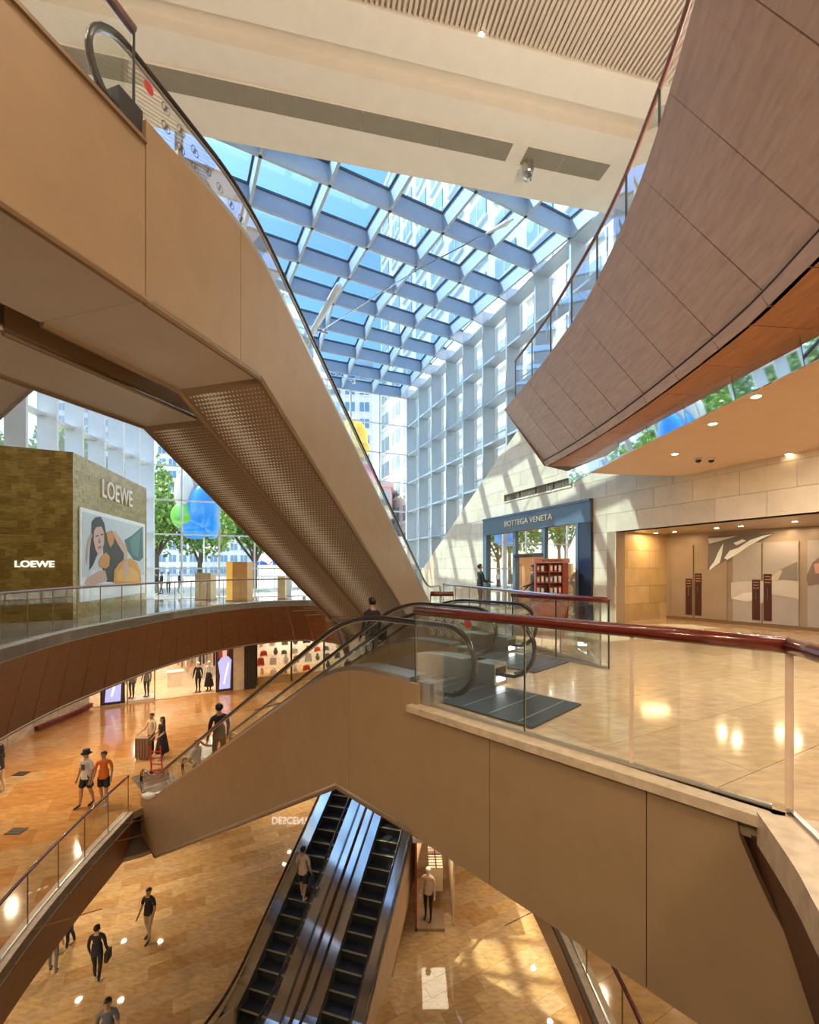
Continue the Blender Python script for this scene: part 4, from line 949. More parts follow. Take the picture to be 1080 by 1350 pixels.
def screen(a0, a1, label, dpt=-.03, z1=3.0):
    t = thing('poster_screen', label, 'screen', FS((a0+a1)/2, dpt, 0)); w_ = a1-a0; m = (a0+a1)/2
    b = MB(); b.box(a0-.06, a1+.06, dpt, dpt+.08, .05, z1+.1, dark_m, FS); b.build('frame', t)
    b = MB(); b.box(a0, a1, dpt-.01, dpt, .15, z1, fc((.05, .04, .06), 0), FS); b.build('display', t)
    Fq = lambda a, z, h: FS(m+a*w_, dpt-.012-h, z)
    b = MB(); b.prism([(-.36, .2), (.36, .2), (.40, 1.2), (.46, 1.9), (.22, 2.15), (-.2, 2.1), (-.44, 1.8), (-.30, 1.0)], Fq, 0, .004, fc((.42, .46, .9), .6)); b.build('blue_coat', t)
    b = MB(); b.prism([(-.13, 2.1), (.13, 2.1), (.15, 2.5), (0, 2.68), (-.15, 2.5)], Fq, .006, .01, fc((.85, .55, .5), .4)); b.build('face', t)
    b = MB(); b.prism([(-.36, 2.0), (-.14, 2.2), (-.14, 2.5), (0, 2.66), (.14, 2.5), (.2, 2.3), (.3, 2.6), (0, 2.86), (-.3, 2.7), (-.42, 2.3)], Fq, .008, .012, fc((.35, .04, .05), .3)); b.build('red_hair', t)
    b = MB(); b.prism([(-.1, .5), (.0, .5), (.30, 1.7), (.22, 1.8)], Fq, .006, .01, fc((.75, .8, 1), .8)); b.build('coat_fold', t)
screen(us_(286), us_(306), 'lit poster screen with a figure in pale blue on the pier of the fashion shop')
screen(us_(134), us_(163), 'lit poster screen with a pale blue figure at the left end of the fashion shop', z1=3.2)
for a in (us_(168), us_(204)):
    b = MB(); b.box(a-.03, a+.03, -.05, .0, 0, 3.8, chrome, FS); b.build('window_frame', sh1)
b = MB(); b.box(us_(168), us_(204), -.05, -.04, .05, 3.8, gclear, FS); b.build('window_pane', sh1)
b = MB(); b.box(us_(165), us_(205), -.05, 1.0, 0, .15, white_m, FS); b.build('window_plinth', sh1)
ctr = thing('sales_counter', 'low cream counter inside the fashion shop', 'counter', FS(us_(232), 3, 0))
b = MB(); b.box(us_(220), us_(243), 2.6, 3.2, 0.03, .9, cream, FS); b.build('body', ctr)
b = MB(); b.box(us_(219), us_(244), 2.55, 3.25, .9, .96, white_m, FS); b.build('top', ctr)
for k in range(14):
    u = us_(236)+k*.22; g = thing('hanging_garment', 'hanging garment, %s from the left along the back of the fashion shop' % ORD[k], 'garment', FS(u, 4.6, 1.7), 'garments hanging at the back of the fashion shop')
    m = random.choice([black_c, beige_cl, grey_c, fc((.5, .22, .12)), white_c]); b = MB(); zb = random.uniform(.7, 1.1)
    b.prism([(-.2, 1.7), (-.05, 1.8), (.05, 1.8), (.2, 1.7), (.18, zb), (-.18, zb)], lambda a, z, h, u=u: FS(u+h, 4.6+a, z), -.05, .05, m); b.build('cloth', g)
    b = MB(); b.tube([FS(u, 4.6, 1.8), FS(u, 4.6, 1.9)], .01, chrome, 5); b.build('hook', g)
# second shop right of the dark column
q0, q1 = fl1p(338, 903), fl1p(470, 888); qd = (q1-q0).normalized(); qn = Vector((-qd.y, qd.x)); QL = (q1-q0).length
FQ = lambda a, dpt, z: (q0.x+qd.x*a+qn.x*dpt, q0.y+qd.y*a+qn.y*dpt, Z1+z)
sh2 = thing('gift_shop', 'crowded bright shop window one level down behind the middle escalators', 'shop', FQ(QL/2, 0, 0))
b = MB(); b.box(-.2, QL+2, 2.2, 2.3, 0, 4.2, cream, FQ); b.build('back_wall', sh2)
b = MB(); b.box(-.2, QL+2, -.1, 2.2, 0, .5, mat('wood_plinth', (.5, .3, .12), .4), FQ); b.build('window_plinth', sh2)
b = MB(); b.box(-.2, QL+2, -.1, 0, 2.75, 3.0, lampm('sign_light_band', (1, .62, .25), 1.5), FQ); b.build('lit_band', sh2)
for a in (.0, 2.2, 4.4):
    b = MB(); b.box(a-.05, a+.05, -.1, 0, 0, 3.0, dark_m, FQ); b.build('mullion', sh2)
cc = FQ(QL/2, 1.1, 3.4); area(cc[0], cc[1], cc[2], 6, 1.2, 260, (1, .92, .82))
for row in range(1, 4):
    b = MB(); b.box(0, QL, .25, .85, .47+row*.62, .49+row*.62, gclear, FQ); b.build('glass_shelf', sh2)
for k in range(36):
    row = k % 4; pos = k//4; u = .45+pos*(QL-.7)/8.4+random.uniform(-.12, .12); zz = .5+row*.62
    cn, m = random.choice([('white', white_c), ('white', white_c), ('black', black_c), ('red', fc((.7, .08, .03))), ('cream', fc((.8, .75, .7))), ('olive', fc((.2, .25, .1))), ('grey', grey_c), ('tan', fc((.6, .5, .3)))])
    dp = .5; o_ = thing('display_item', '%s item, %s from left in the %s row up of the crowded shop window' % (cn, ORD[pos], ORD[row]), 'display item', FQ(u, dp, zz), 'goods in the crowded shop window')
    r = random.uniform(.14, .20); c = FQ(u, dp, zz+r*1.1)
    b = MB()
    if k % 3 == 0: b.ball(c, (r, r, r*1.25), m, 8, 6); b.build('body', o_, smooth=True); b = MB(); b.ball((c[0], c[1], c[2]+r*1.3), r*.6, m, 7, 5); b.build('top', o_, smooth=True)
    else:
        wq = r*1.3; b.prism([(-wq, 0), (wq, 0), (wq*.75, r*(1.6+k % 2)), (-wq*.75, r*(1.6+k % 2))], lambda a, z, h, u=u, zz=zz: FQ(u+a, .5+h, zz+z), -.09, .09, m); b.build('body', o_)
        b = MB(); b.tube([FQ(u-wq*.4, .5, zz+r*(1.6+k % 2)), FQ(u, .5, zz+r*(2.0+k % 2)), FQ(u+wq*.4, .5, zz+r*(1.6+k % 2))], .015, black_c, 5); b.build('handle', o_)
    b = MB(); b.lathe([(r*.8, 0), (r*.8, .03)], FQ(u, dp, zz-.015), white_m, 10); b.build('stand', o_)
# L1 far wall and the lowest level walls
wb = struct('wall_back', 'plain far walls behind the shops on the lower levels')
wallseg((-12, 36), (12, 34), Z1, -1.9, cream, wb); wallseg((12, 30), (12, 2), Z1, 3, cream, wb)
wallseg((-18, 29.5), (13, 29.5), Z2, Z1-1.2, cream, wb); wallseg((-18, 4), (-18, 29.5), Z2, -1.9, cream, wb); wallseg((13, 29.5), (13, 4), Z2, Z1-1.2, cream, wb)
wallseg((13.4, -6), (-14, -6), Z2, 12.3, mat('plaster_back', (.6, .5, .4), .7), wb)
wallseg((-13.9, -6), (-13.7, 6), -2, 12.3, bpy.data.materials['plaster_back'], wb); wallseg((13.6, 14), (13.6, -6), Z2, 12.3, bpy.data.materials['plaster_back'], wb)
wallseg((-13.9, 14.2), (-13.9, 5.5), Z2, 12.3, bpy.data.materials['plaster_back'], wb)
# glowing shop sign seen mirrored in the lowest floor
sg = thing('shop_sign', 'lit white shop sign mirrored in the lowest marble floor', 'sign', (-6.6, 27.0, Z2+3.0))
b = MB(); b.box(-10.2, -2.2, 27.15, 27.3, Z2+2.2, Z2+4.0, fc((.45, .36, .28))); b.build('board', sg)
text('DESCENTE', .62, lampm('sign_white', (.95, .97, 1), 3), (-7.15, 27.1, Z2+2.95), (1, 0, 0), (0, 0, 1), sg, fit=2.5)
b = MB(); b.box(-8.4, -4.2, 27.05, 27.12, Z2+3.95, Z2+4.05, lampm('white_lit_edge', (.95, .97, 1), 1.5)); b.build('light_strip', sg)
b = MB(); b.ball((-4.3, 27.1, Z2+2.2), (.6, .06, .5), bpy.data.materials['sign_white'], 20, 10); b.build('round_emblem', sg)
# L2 clothing corner right of the lower escalators
ko2 = fl1p(548, 1228, Z2)
ss2 = thing('clothes_display', 'shop corner with clothes rail at the foot of the lower escalators', 'shop display', (ko2.x, ko2.y, Z2))
sx, sy = ko2.x, ko2.y
b = MB(); b.box(sx+.0, sx+1.0, sy, sy+.9, Z2, Z2+.10, mat('shop_plinth', (.35, .25, .16), .3)); b.build('plinth', ss2)
b = MB(); b.box(sx-.02, sx+.05, sy, sy+3.4, Z2, Z2+2.9, redk); b.build('side_frame', ss2)
b = MB(); b.box(sx+1.3, sx+1.36, sy+.2, sy+3.4, Z2, Z2+2.9, warmback); b.build('back_panel', ss2)
b = MB(); b.box(sx-.1, sx+1.4, sy+.2, sy+3.4, Z2+2.9, Z2+3.05, white_m); b.build('canopy', ss2)
for k in range(9):
    y_ = sy+.9+k*.16; g = thing('rail_garment', 'garment %s from the front on the rail of the lower clothes display' % ORD[k], 'garment', (sx+.75, y_, Z2+1.6), 'garments on the lower clothes rail')
    m = random.choice([white_c, beige_cl, fc((.75, .4, .25)), grey_c]); b = MB(); b.box(sx+.5, sx+1.0, y_-.04, y_+.04, Z2+.75, Z2+1.6, m); b.build('cloth', g)
    b = MB(); b.tube([(sx+.75, y_, Z2+1.6), (sx+.75, y_, Z2+1.7)], .01, chrome, 5); b.build('hook', g)
b = MB(); b.tube([(sx+.75, sy+.7, Z2+1.7), (sx+.75, sy+2.6, Z2+1.7)], .02, chrome); b.build('rail', ss2)
area(sx+.7, sy+1.0, Z2+2.85, .9, 1.6, 28, (1, .85, .6))
b = MB(); q = fl1p(285, 1395, Z2); b.prism([(q.x-.5, 0), (q.x+.45, 0), (q.x+.45, 1.25), (q.x-.5, .5)], lambda a, z, h: (a+h*.2, q.y+h, Z2+z), 0, .12, mat('brown_screen', (.25, .16, .08), .5)); b.v = [(v[0], v[1], v[2]) for v in b.v]
o = b.build('floor_screen'); o['label'] = 'small brown slanted floor screen beside the lowest escalators at bottom edge'; o['category'] = 'screen'

# ------------------------------------------------------------ people
def person(label, loc, yaw, H=1.7, shirt=black_c, pants=black_c, shoes=shoe_b, hair=hair_m, sleeve='short', shorts=False, stride=.18, arms=((.12, .05), (.12, .05)), hat=None, skirt=None, longhair=False, bag=None, extra=None, name='person', skin=skin_m, head=True, lift=0, group=None):
    """arms: per side (swing forward of the hand, elbow bend 0..1)"""
    k = H/1.72; V = []; Ed = []; R = []; T = []
    def v(p, r, tag, par=None):
        V.append(Vector(p)*k); R.append((r*k, r*k) if not isinstance(r, tuple) else (r[0]*k, r[1]*k)); T.append(tag)
        if par is not None: Ed.append((par, len(V)-1))
        return len(V)-1
    pel = v((0, 0, .93), (.14, .105), 'pants'); sp = v((0, .0, 1.10), (.125, .095), 'shirt', pel); chs = v((0, .01, 1.28), (.145, .105), 'shirt', sp); up = v((0, 0, 1.40), (.11, .08), 'shirt', chs)
    nk = v((0, .0, 1.49), .052, 'skin', up); jw = v((0, .015, 1.555), (.066, .075), 'skin', nk); hd = v((0, .01, 1.63), (.078, .092), 'skin', jw); cw = v((0, 0, 1.695), (.05, .055), 'skin', hd)
    for si, sx_ in ((0, -1), (1, 1)):
        sw, bend = arms[si]
        sh = v((sx_*.17, 0, 1.39), .062, 'shirt', up)
        el_ = Vector((sx_*.235, sw*.25-.03, 1.39-.28)); e = v(el_, .045, 'shirt' if sleeve else 'skin', sh)
        mid = v(Vector((sx_*.20, 0, 1.39)).lerp(el_, .55), .052, 'shirt', None); Ed.remove((sh, e)); Ed.append((sh, mid)); Ed.append((mid, e))
        T[e] = 'shirt' if sleeve == 'long' else 'skin'
        ang = bend*2.2; wr_ = el_+Vector((sx_*.02*(1-bend)-sx_*.06*bend, .05+.24*math.sin(ang)+sw*.12, -.25*math.cos(ang))); wv = v(wr_, .027, 'shirt' if sleeve == 'long' else 'skin', e)
        dr = (wr_-el_).normalized(); pm = v(wr_+dr*.05, (.034, .022), 'skin', wv)
        for f, (sp_, ln_) in enumerate(((-.028, .075), (-.010, .088), (.010, .084), (.026, .066))):
            f1_ = v(wr_+dr*.09+Vector((sp_*.3, sp_, 0)), .0095, 'skin', pm); v(wr_+dr*(.09+ln_*.6)+Vector((-sx_*.012, sp_*1.1, 0)), .0085, 'skin', f1_)
        th_ = v(wr_+dr*.045+Vector((0, .035, 0)), .011, 'skin', pm); v(wr_+dr*.085+Vector((-sx_*.005, .05, 0)), .009, 'skin', th_)
        st_ = stride*(1 if si == 0 else -1)
        hp = v((sx_*.095, 0, .87), .092, 'pants', pel); kn = v((sx_*.10, st_*.5+.03, .49), .058, 'pants' if not shorts else 'skin', None)
        md = v((sx_*.10, st_*.28+.01, .66), .075, 'pants', hp); Ed.append((md, kn))
        cf = v((sx_*.10, st_*.75-.01, .30), .052, 'pants' if not shorts else 'skin', kn)
        hz = .02 if st_ > 0 else .02+abs(st_)*.25
        an = v((sx_*.10, st_, .085+hz), .036, 'pants' if not shorts else 'skin', cf); he = v((sx_*.10, st_-.02, .045+hz*.8), .040, 'shoes', an)
        bl = v((sx_*.105, st_+.12, .038), (.042, .034), 'shoes', he); v((sx_*.105, st_+.19, .032), .028, 'shoes', bl)
    me = bpy.data.meshes.new('tmp'); me.from_pydata(V, Ed, []); o = bpy.data.objects.new('tmp', me); COL.objects.link(o)
    md_ = o.modifiers.new('s', 'SKIN'); md_.use_smooth_shade = True
    for i, r in enumerate(R):
        d = me.skin_vertices[0].data[i]; d.radius = r; d.use_root = (i == 0)
    sb = o.modifiers.new('u', 'SUBSURF'); sb.levels = 1; sb.render_levels = 1
    bpy.context.view_layer.update()
    m2 = bpy.data.meshes.new_from_object(o.evaluated_get(bpy.context.evaluated_depsgraph_get())); bpy.data.objects.remove(o)
    m2.materials.clear()
    mats = {'skin': skin, 'shirt': shirt, 'pants': pants, 'shoes': shoes}; keys = list(mats)
    for q in keys: m2.materials.append(mats[q])
    segs = [(V[a], V[b_], T[a], T[b_]) for a, b_ in Ed]
    for p in m2.polygons:
        c = p.center; best = 9; tg = 'skin'
        for a, b_, ta, tb in segs:
            ab = b_-a; t_ = max(0, min(1, (c-a).dot(ab)/max(1e-9, ab.length_squared))); d = (c-(a+ab*t_)).length
            if d < best: best = d; tg = ta if t_ < .5 else tb
        p.material_index = keys.index(tg); p.use_smooth = True
    root = thing(name, label, 'person' if name == 'person' else name.replace('_', ' '), (loc[0], loc[1], loc[2]), group, yaw)
    def lk(nm, mesh_or_mb, sm=True):
        if isinstance(mesh_or_mb, MB): ob = mesh_or_mb.build(nm, None, smooth=sm)
        else: ob = link(nm, mesh_or_mb)
        ob.parent = root; return ob
    m2.name = 'body'; lk('body', m2)
    if head:
        b = MB(); b.ball((0, .105*k, 1.605*k), (.012*k, .018*k, .022*k), skin, 6, 5)
        for sx_ in (-1, 1): b.ball((sx_*.083*k, .005*k, 1.61*k), (.012*k, .02*k, .03*k), skin, 6, 5)
        lk('nose_and_ears', b)
        b = MB()
        for sx_ in (-1, 1): b.ball((sx_*.030*k, .094*k, 1.63*k), (.012*k, .008*k, .006*k), dark_m, 6, 4)
        b.ball((0, .094*k, 1.57*k), (.022*k, .006*k, .005*k), fc((.4, .12, .10)), 6, 4); lk('eyes_and_mouth', b)
        b = MB(); b.ball((0, -.005*k, 1.645*k), (.092*k, .108*k, .098*k), hair, 14, 10, keep=lambda c: c[2] > .035*k or (c[1] < -.01*k and c[2] > -.075*k))
        if longhair: b.ball((0, -.06*k, 1.52*k), (.10*k, .06*k, .20*k), hair, 10, 8)
        lk('hair', b)
        if hat:
            b = MB(); b.lathe([(.16*k, 1.64*k), (.105*k, 1.68*k), (.10*k, 1.76*k), (.06*k, 1.785*k)], (0, 0, 0), hat, 14); lk('bucket_hat', b)
    # loose hems of shirt and shorts
    b = MB(); b.lathe([(.165*k, .86*k), (.158*k, .92*k), (.150*k, 1.05*k), (.14*k, 1.15*k)], (0, 0, 0), shirt, 14)
    b.v = [(x, y*.75, z) for x, y, z in b.v]; b.f = [f for f in b.f if len(f) < 5]; b.m = b.m[:len(b.f)]; lk('shirt_hem', b)
    if shorts:
        for si, sx_ in ((0, -1), (1, 1)):
            st_ = stride*(1 if si == 0 else -1); b = MB(); b.tube([(sx_*.09*k, 0, .88*k), (sx_*.10*k, st_*.38*k+.01, .60*k)], [.095*k, .098*k], pants, 12, caps=False); lk('shorts_leg', b)
    if skirt:
        b = MB(); b.lathe([(.27*k, .28*k), (.22*k, .6*k), (.16*k, .95*k), (.13*k, 1.1*k)], (0, 0, 0), skirt, 16); lk('skirt', b)
    if bag:
        bm_, side, z_ = bag; b = MB(); b.box(side*.30*k-.05, side*.30*k+.05, -.12, .14, z_, z_+.28, bm_); lk('hand_bag', b, False)
        b = MB(); b.tube([(side*.30*k, -.08, z_+.28), (side*.30*k, 0, z_+.42), (side*.30*k, .10, z_+.28)], .008, bm_, 6); lk('bag_handle', b)
    if extra: extra(root, lk, k)
    return root
def gp_(px, py, z): Y = F*(EYE-z)/(py-750); return ((px-540)/F*Y, Y, z)
p = gp_(114, 1062, Z1)
def tee_print(root, lk, k):
    b = MB(); b.box(-.07, .07, .115, .119, 1.15, 1.33, fc((.08, .07, .07))); lk('shirt_print', b, False)
person('man in white printed t-shirt, black shorts and black bucket hat on the amber floor', p, PI*.92, 1.72, white_c, black_c, shoe_b, sleeve='short', shorts=True, stride=-.14, hat=black_c, extra=tee_print)
p = gp_(137, 1060, Z1)
person('man in bright orange t-shirt and black shorts walking beside the white t-shirt man', p, PI*1.08, 1.66, orange_c, black_c, shoe_w, shorts=True, stride=.12, arms=((.1, .1), (.3, .25)))
p = gp_(200, 994, Z1)
person('person in pale top resting a hand on a suitcase, one level down', p, PI*.9, 1.62, beige_cl, black_c, shoe_b, stride=.05, arms=((.2, .3), (.45, .5)))
p = gp_(214, 1000, Z1)
person('long-haired woman in black top and long dark skirt beside the suitcases', p, PI*.8, 1.62, black_c, black_c, shoe_w, stride=.08, arms=((.3, .45), (.2, .3)), skirt=black_c, longhair=True)
p = gp_(189, 1000, Z1)
def suitcase(p, label, m, s=1.0):
    t = thing('suitcase', label, 'suitcase', p)
    b = MB(); b.box(p[0]-.22*s, p[0]+.22*s, p[1]-.13, p[1]+.13, p[2]+.06, p[2]+.72*s, m); b.build('shell', t)
    b = MB(); b.tube([(p[0]-.13, p[1]+.1, p[2]+.72*s), (p[0]-.13, p[1]+.1, p[2]+1.0*s), (p[0]+.13, p[1]+.1, p[2]+1.0*s), (p[0]+.13, p[1]+.1, p[2]+.72*s)], .012, steel, 6); b.build('pull_handle', t)
    for sx_ in (-1, 1):
        for sy_ in (-1, 1):
            b = MB(); b.ball((p[0]+sx_*.17*s, p[1]+sy_*.09, p[2]+.035), .035, dark_m, 7, 5); b.build('wheel', t)
    for k in range(4):
        b = MB(); b.box(p[0]-.16*s+k*.09*s, p[0]-.14*s+k*.09*s, p[1]-.137, p[1]-.128, p[2]+.1, p[2]+.68*s, dark_m); b.build('rib', t)
suitcase(p, 'large brown ribbed suitcase standing by the person in the pale top', mat('brown_case_shell', (.22, .12, .07), .4), 1.15)
# red trolley
p = gp_(207, 1020, Z1); t = thing('trolley', 'low red luggage trolley leaning behind the wooden railing end', 'trolley', p); rm = mat('red_metal', (.5, .01, .02), .35)
for dx in (-.2, .2):
    b = MB(); b.tube([(p[0]+dx-.25, p[1]+.3, p[2]+.9), (p[0]+dx, p[1], p[2]+.12), (p[0]+dx+.35, p[1]-.25, p[2]+.12)], .025, rm, 8); b.build('side_tube', t)
for q in range(4):
    b = MB(); b.tube([(p[0]-.2-.25*q/4, p[1]+.3*q/4, p[2]+.12+.78*q/4), (p[0]+.2-.25*q/4, p[1]+.3*q/4, p[2]+.12+.78*q/4)], .02, rm, 6); b.build('cross_bar', t)
for dx in (-.2, .2):
    b = MB(); b.ball((p[0]+dx, p[1], p[2]+.07), .07, dark_m, 8, 6); b.build('wheel', t)
# riders on the middle escalators
def rider(FR, c, s, sh, zh, zl):
    x, y, _ = FR(c, s, 0); return (x, y, zprof(math.floor((s-(sh-1.1))/.4)*.4+(sh-1.1)+.2, sh, zh, zl))
yawd = math.atan2(S.y, S.x)-PI/2
p = rider(FM, 6.7, 8.1, 6.4, 0, Z1)
person('man in black with a dark shoulder bag on the middle escalator, from behind', p, yawd, 1.78, black_c, grey_c, shoe_b, sleeve='long', stride=.03, bag=(black_c, 1, .75))
p = rider(FM, 4.5, 11.6, 5.2, 0, Z1)
person('man in dark clothes halfway down the middle escalator, seen from behind', p, yawd, 1.76, black_c, black_c, shoe_b, sleeve='long', stride=.02)
p = rider(FM, 4.3, 12.6, 5.2, 0, Z1)
person('person in white crouched over pale shopping bags on the middle escalator', p, yawd+.6, 1.3, white_c, grey_c, shoe_w, stride=.05, arms=((.4, .5), (.4, .5)), bag=(white_c, 1, .4))
# riders and walkers on the lowest level
p = rider(FL, -7.5, -12.9, -18.9, Z1, Z2)
person('man in beige t-shirt and black shorts on the left lowest escalator, from behind', p, math.atan2(D.y, D.x)-PI/2, 1.72, beige_cl, black_c, shoe_w, shorts=True, stride=.12, bag=(navy_c, 1, .5))
p = gp_(196, 1238, Z2); person('man in black t-shirt and khaki trousers walking on the lowest floor', p, PI*.95, 1.70, black_c, khaki_c, shoe_b, stride=.12, arms=((.08, .12), (.12, .25)))
p = gp_(128, 1294, Z2); person('person all in black carrying a small bag on the lowest floor, from behind', p, .15, 1.70, black_c, black_c, shoe_w, sleeve='long', stride=.1, bag=(black_c, 1, .62))
p = gp_(142, 1408, Z2); person('person in dark top with folded arms at the bottom edge of the photo', p, PI*1.1, 1.72, grey_c, navy_c, shoe_b, stride=.06, arms=((.3, .5), (.3, .6)))
p = gp_(93, 1248, Z2); person('person in navy trousers half hidden under the wooden slab edge', p, PI*.7, 1.70, navy_c, navy_c, shoe_w, stride=.1)
p = gp_(70, 1282, Z2); person('dim figure in grey leaving behind the slab edge on the lowest floor', p, .4, 1.6, grey_c, grey_c, shoe_b, stride=.1)
# at the shop
u = uw(640); q = FW(uw(634), 0, 1.2)
person('man in black looking at his phone left of the blue-grey shopfront', gp_(633, 803.5, 0), -PI*.42, 1.78, black_c, black_c, shoe_b, sleeve='long', stride=.04, arms=((.4, .55), (.4, .6)), extra=lambda root, lk, k: lk('phone', P1(lambda b: b.box(-.04, .04, .36, .37, 1.12, 1.26, dark_m)), False))
person('young shop attendant in black suit beside the red-brown kiosk', gp_(703, 812, 0), PI*.45, 1.72, black_c, black_c, shoe_b, sleeve='long', stride=.1, arms=((.3, .5), (.2, .3)))
q = FW(5.75, 0, -.9); person('small figure in a dark suit inside the left shop window', (q[0], q[1], .012), PI*.9, 1.62, black_c, black_c, shoe_b, sleeve='long', stride=.03)
p = gp_(0, 1046, Z1); person('person in pale skirt half cut by the left edge, one level down', p, PI*.6, 1.62, black_c, beige_cl, shoe_w, stride=.08, longhair=True)
# mannequins
mq = mat('mannequin_skin', (.75, .68, .6), .4)
def mann(u, dpt, label, shirt, pants, skirt=None, z=.03, longs='long', FRm=FS, yaw=PI, extra=None):
    q = FRm(u, dpt, z)
    def basef(root, lk, k):
        b = MB(); b.lathe([(.2, 0), (.2, .02)], (0, 0, 0), chrome, 14); lk('base_disc', b, False)
    return person(label, q, yaw, 1.78, shirt, pants, shoe_b, hair=mq, sleeve=longs, stride=.04, skirt=skirt, name='mannequin', skin=mq, extra=basef)
mann(us_(173), .5, 'mannequin in grey jacket and black trousers, left one in the fashion shop window', grey_c, black_c, z=.15)
mann(us_(193), .5, 'mannequin in grey jacket and black trousers, right one in the fashion shop window', grey_c, black_c, z=.15)
mann(us_(262), .6, 'mannequin in black short dress at the open front of the fashion shop', black_c, black_c)
mann(us_(276.5), .6, 'mannequin in white top and long black skirt near the lit poster screen', white_c, black_c, skirt=black_c)
person('mannequin in beige top and black trousers at the foot of the lower escalators', (sx+.45, sy+.45, Z2+.10), PI*.9, 1.78, beige_cl, black_c, shoe_b, hair=mq, sleeve='long', stride=.04, name='mannequin', skin=mq)

# ------------------------------------------------------------ outdoors
GZ = -.35
gr = MB(); gr.prism([(-200, 24), (-14.6, 20), (-14.6, 23.2), (-.3, 29.2), (9, 8), (200, 60), (200, 320), (-200, 320)], zf(GZ), -.3, 0, mat('pale_paving', (.55, .53, .50), .7)); o = gr.build('ground'); o['kind'] = 'structure'; o['label'] = 'pale paved plaza outside the glass walls'
def tree(x, y, h, r, n, label, seed):
    rd = random.Random(seed); t = thing('tree', label, 'tree', (x, y, GZ))
    b = MB(); b.tube([(x, y, GZ), (x+.1, y, GZ+h*.3), (x+.25, y, GZ+h*.55)], [r*.07, r*.05, r*.03], bark, 8)
    for k in range(6):
        a = rd.random()*2*PI; b.tube([(x+.1, y, GZ+h*.3), (x+math.cos(a)*r*.3, y+math.sin(a)*r*.3, GZ+h*.5), (x+math.cos(a)*r*.6, y+math.sin(a)*r*.6, GZ+h*.7)], [r*.035, r*.025, r*.012], bark, 6)
    b.build('trunk', t)
    b = MB(); cl = [(rd.gauss(0, r*.42), rd.gauss(0, r*.42), h*.68+rd.gauss(0, h*.13), r*rd.uniform(.28, .5)) for _ in range(16)]
    for k in range(n):
        c = rd.choice(cl); d = Vector((rd.gauss(0, 1), rd.gauss(0, 1), rd.gauss(0, .7))).normalized()*c[3]*rd.uniform(.6, 1.05)
        p = Vector((x+c[0], y+c[1], GZ+c[2]))+d; s = rd.uniform(.10, .22)*r/3.2; a = Vector((rd.gauss(0, 1), rd.gauss(0, 1), rd.gauss(0, 1))).normalized()*s; e = a.cross(Vector((rd.gauss(0, 1), rd.gauss(0, 1), rd.gauss(0, 1)))).normalized()*s*.7
        b.add([p-a, p+e, p+a, p-e], [[0, 1, 2, 3]], leafs[rd.choice([0, 0, 1, 2])])
    b.build('foliage', t, kind='stuff')
for i, (px, Y, h, r, lb) in enumerate(((205, 36, 8.5, 3.6, 'bright green tree seen past the edge of the gold pop-up shop'), (262, 40, 7.0, 3.6, 'spreading green tree below the blue inflatable, outside'), (335, 44, 7.5, 4.2, 'bluish green tree outside right of the thick mullion'),
        (165, 46, 12, 4.5, 'tall pale green tree rising above the gold pop-up shop'), (70, 30, 11, 3.6, 'green tree behind the broad white fins at far left'), (120, 40, 12, 4, 'green tree outside between the white fins and the tower'), (20, 34, 12, 4, 'green tree outside at the far left edge'), (400, 50, 6.5, 3.5, 'small tree outside half hidden by the perforated truss'))):
    tree((px-540)/F*Y, Y, h*1.12, r, 4600, lb, i+3)
# towers with real windows
def tower(x, y, wd, dp, h, label, wm, gm, nx, nz, yaw=0, z0=GZ, balc=False, sides=True):
    t = thing('tower_block', label, 'building', (x, y, z0)); ca, sa = math.cos(yaw), math.sin(yaw)
    fr = lambda a, bb, z: (x+a*ca-bb*sa, y+a*sa+bb*ca, z)
    b = MB(); b.box(-wd/2, wd/2, 0, dp, z0, z0+h, wm, fr); b.build('walls', t)
    b = MB(); b.box(-wd/2-.3, wd/2+.3, -.3, dp+.3, z0+h, z0+h+.6, wm, fr); b.build('parapet', t)
    cw = wd/nx; chh = h/nz
    me = None
    for j in range(nz):
        for i in range(nx):
            q = MB(); q.box(-cw*.33, cw*.33, -.12, .02, chh*.25, chh*.8, gm, lambda a, bb, z: (a*ca-bb*sa, a*sa+bb*ca, z)); q.box(-cw*.36, cw*.36, -.3, 0, chh*.14, chh*.22, wm, lambda a, bb, z: (a*ca-bb*sa, a*sa+bb*ca, z))
            q.box(-.05, .05, -.16, -.1, chh*.25, chh*.8, wm, lambda a, bb, z: (a*ca-bb*sa, a*sa+bb*ca, z))
            if me is None:
                me = bpy.data.meshes.new('window'); me.from_pydata(q.v, [], q.f)
                for m in q.mats: me.materials.append(m)
                me.polygons.foreach_set('material_index', q.m); me.update()
            o = bpy.data.objects.new('window', me); COL.objects.link(o); o.parent = t
            loc = fr(-wd/2+cw*(i+.5), 0, z0+chh*j); o.location = Vector(loc)-t.location
tw = mat('tower_white', (.72, .72, .72), .7); tg = mat('tower_glass', (.16, .28, .42), .15, .3); tg2 = mat('tower_glass_grey', (.34, .42, .46), .15, .3)
tower(-52, 112, 22, 14, 48, 'distant pale apartment tower with blue windows beyond the trees', tw, tg, 9, 16, .15)
tower(-86, 120, 16, 14, 60, 'distant white tower seen between the fins at the far left', tw, tg, 6, 18, .3)
tower(-10.5, 70, 9, 8, 34, 'slim apartment tower with blue balconies seen through the end window', tw, tg, 4, 13, .05)
tower(7.65, 41.5, 66, 12, 62, 'white-clad high block standing outside the glass wall on the right', mat('white_cladding', (.86, .86, .84), .6), tg2, 14, 16, -1.19)
tower(-7.5, 60, 10, 8, 13, 'low pink-roofed block beyond the end window', mat('pinkish_wall', (.62, .36, .34), .7), tg2, 6, 4, 0)
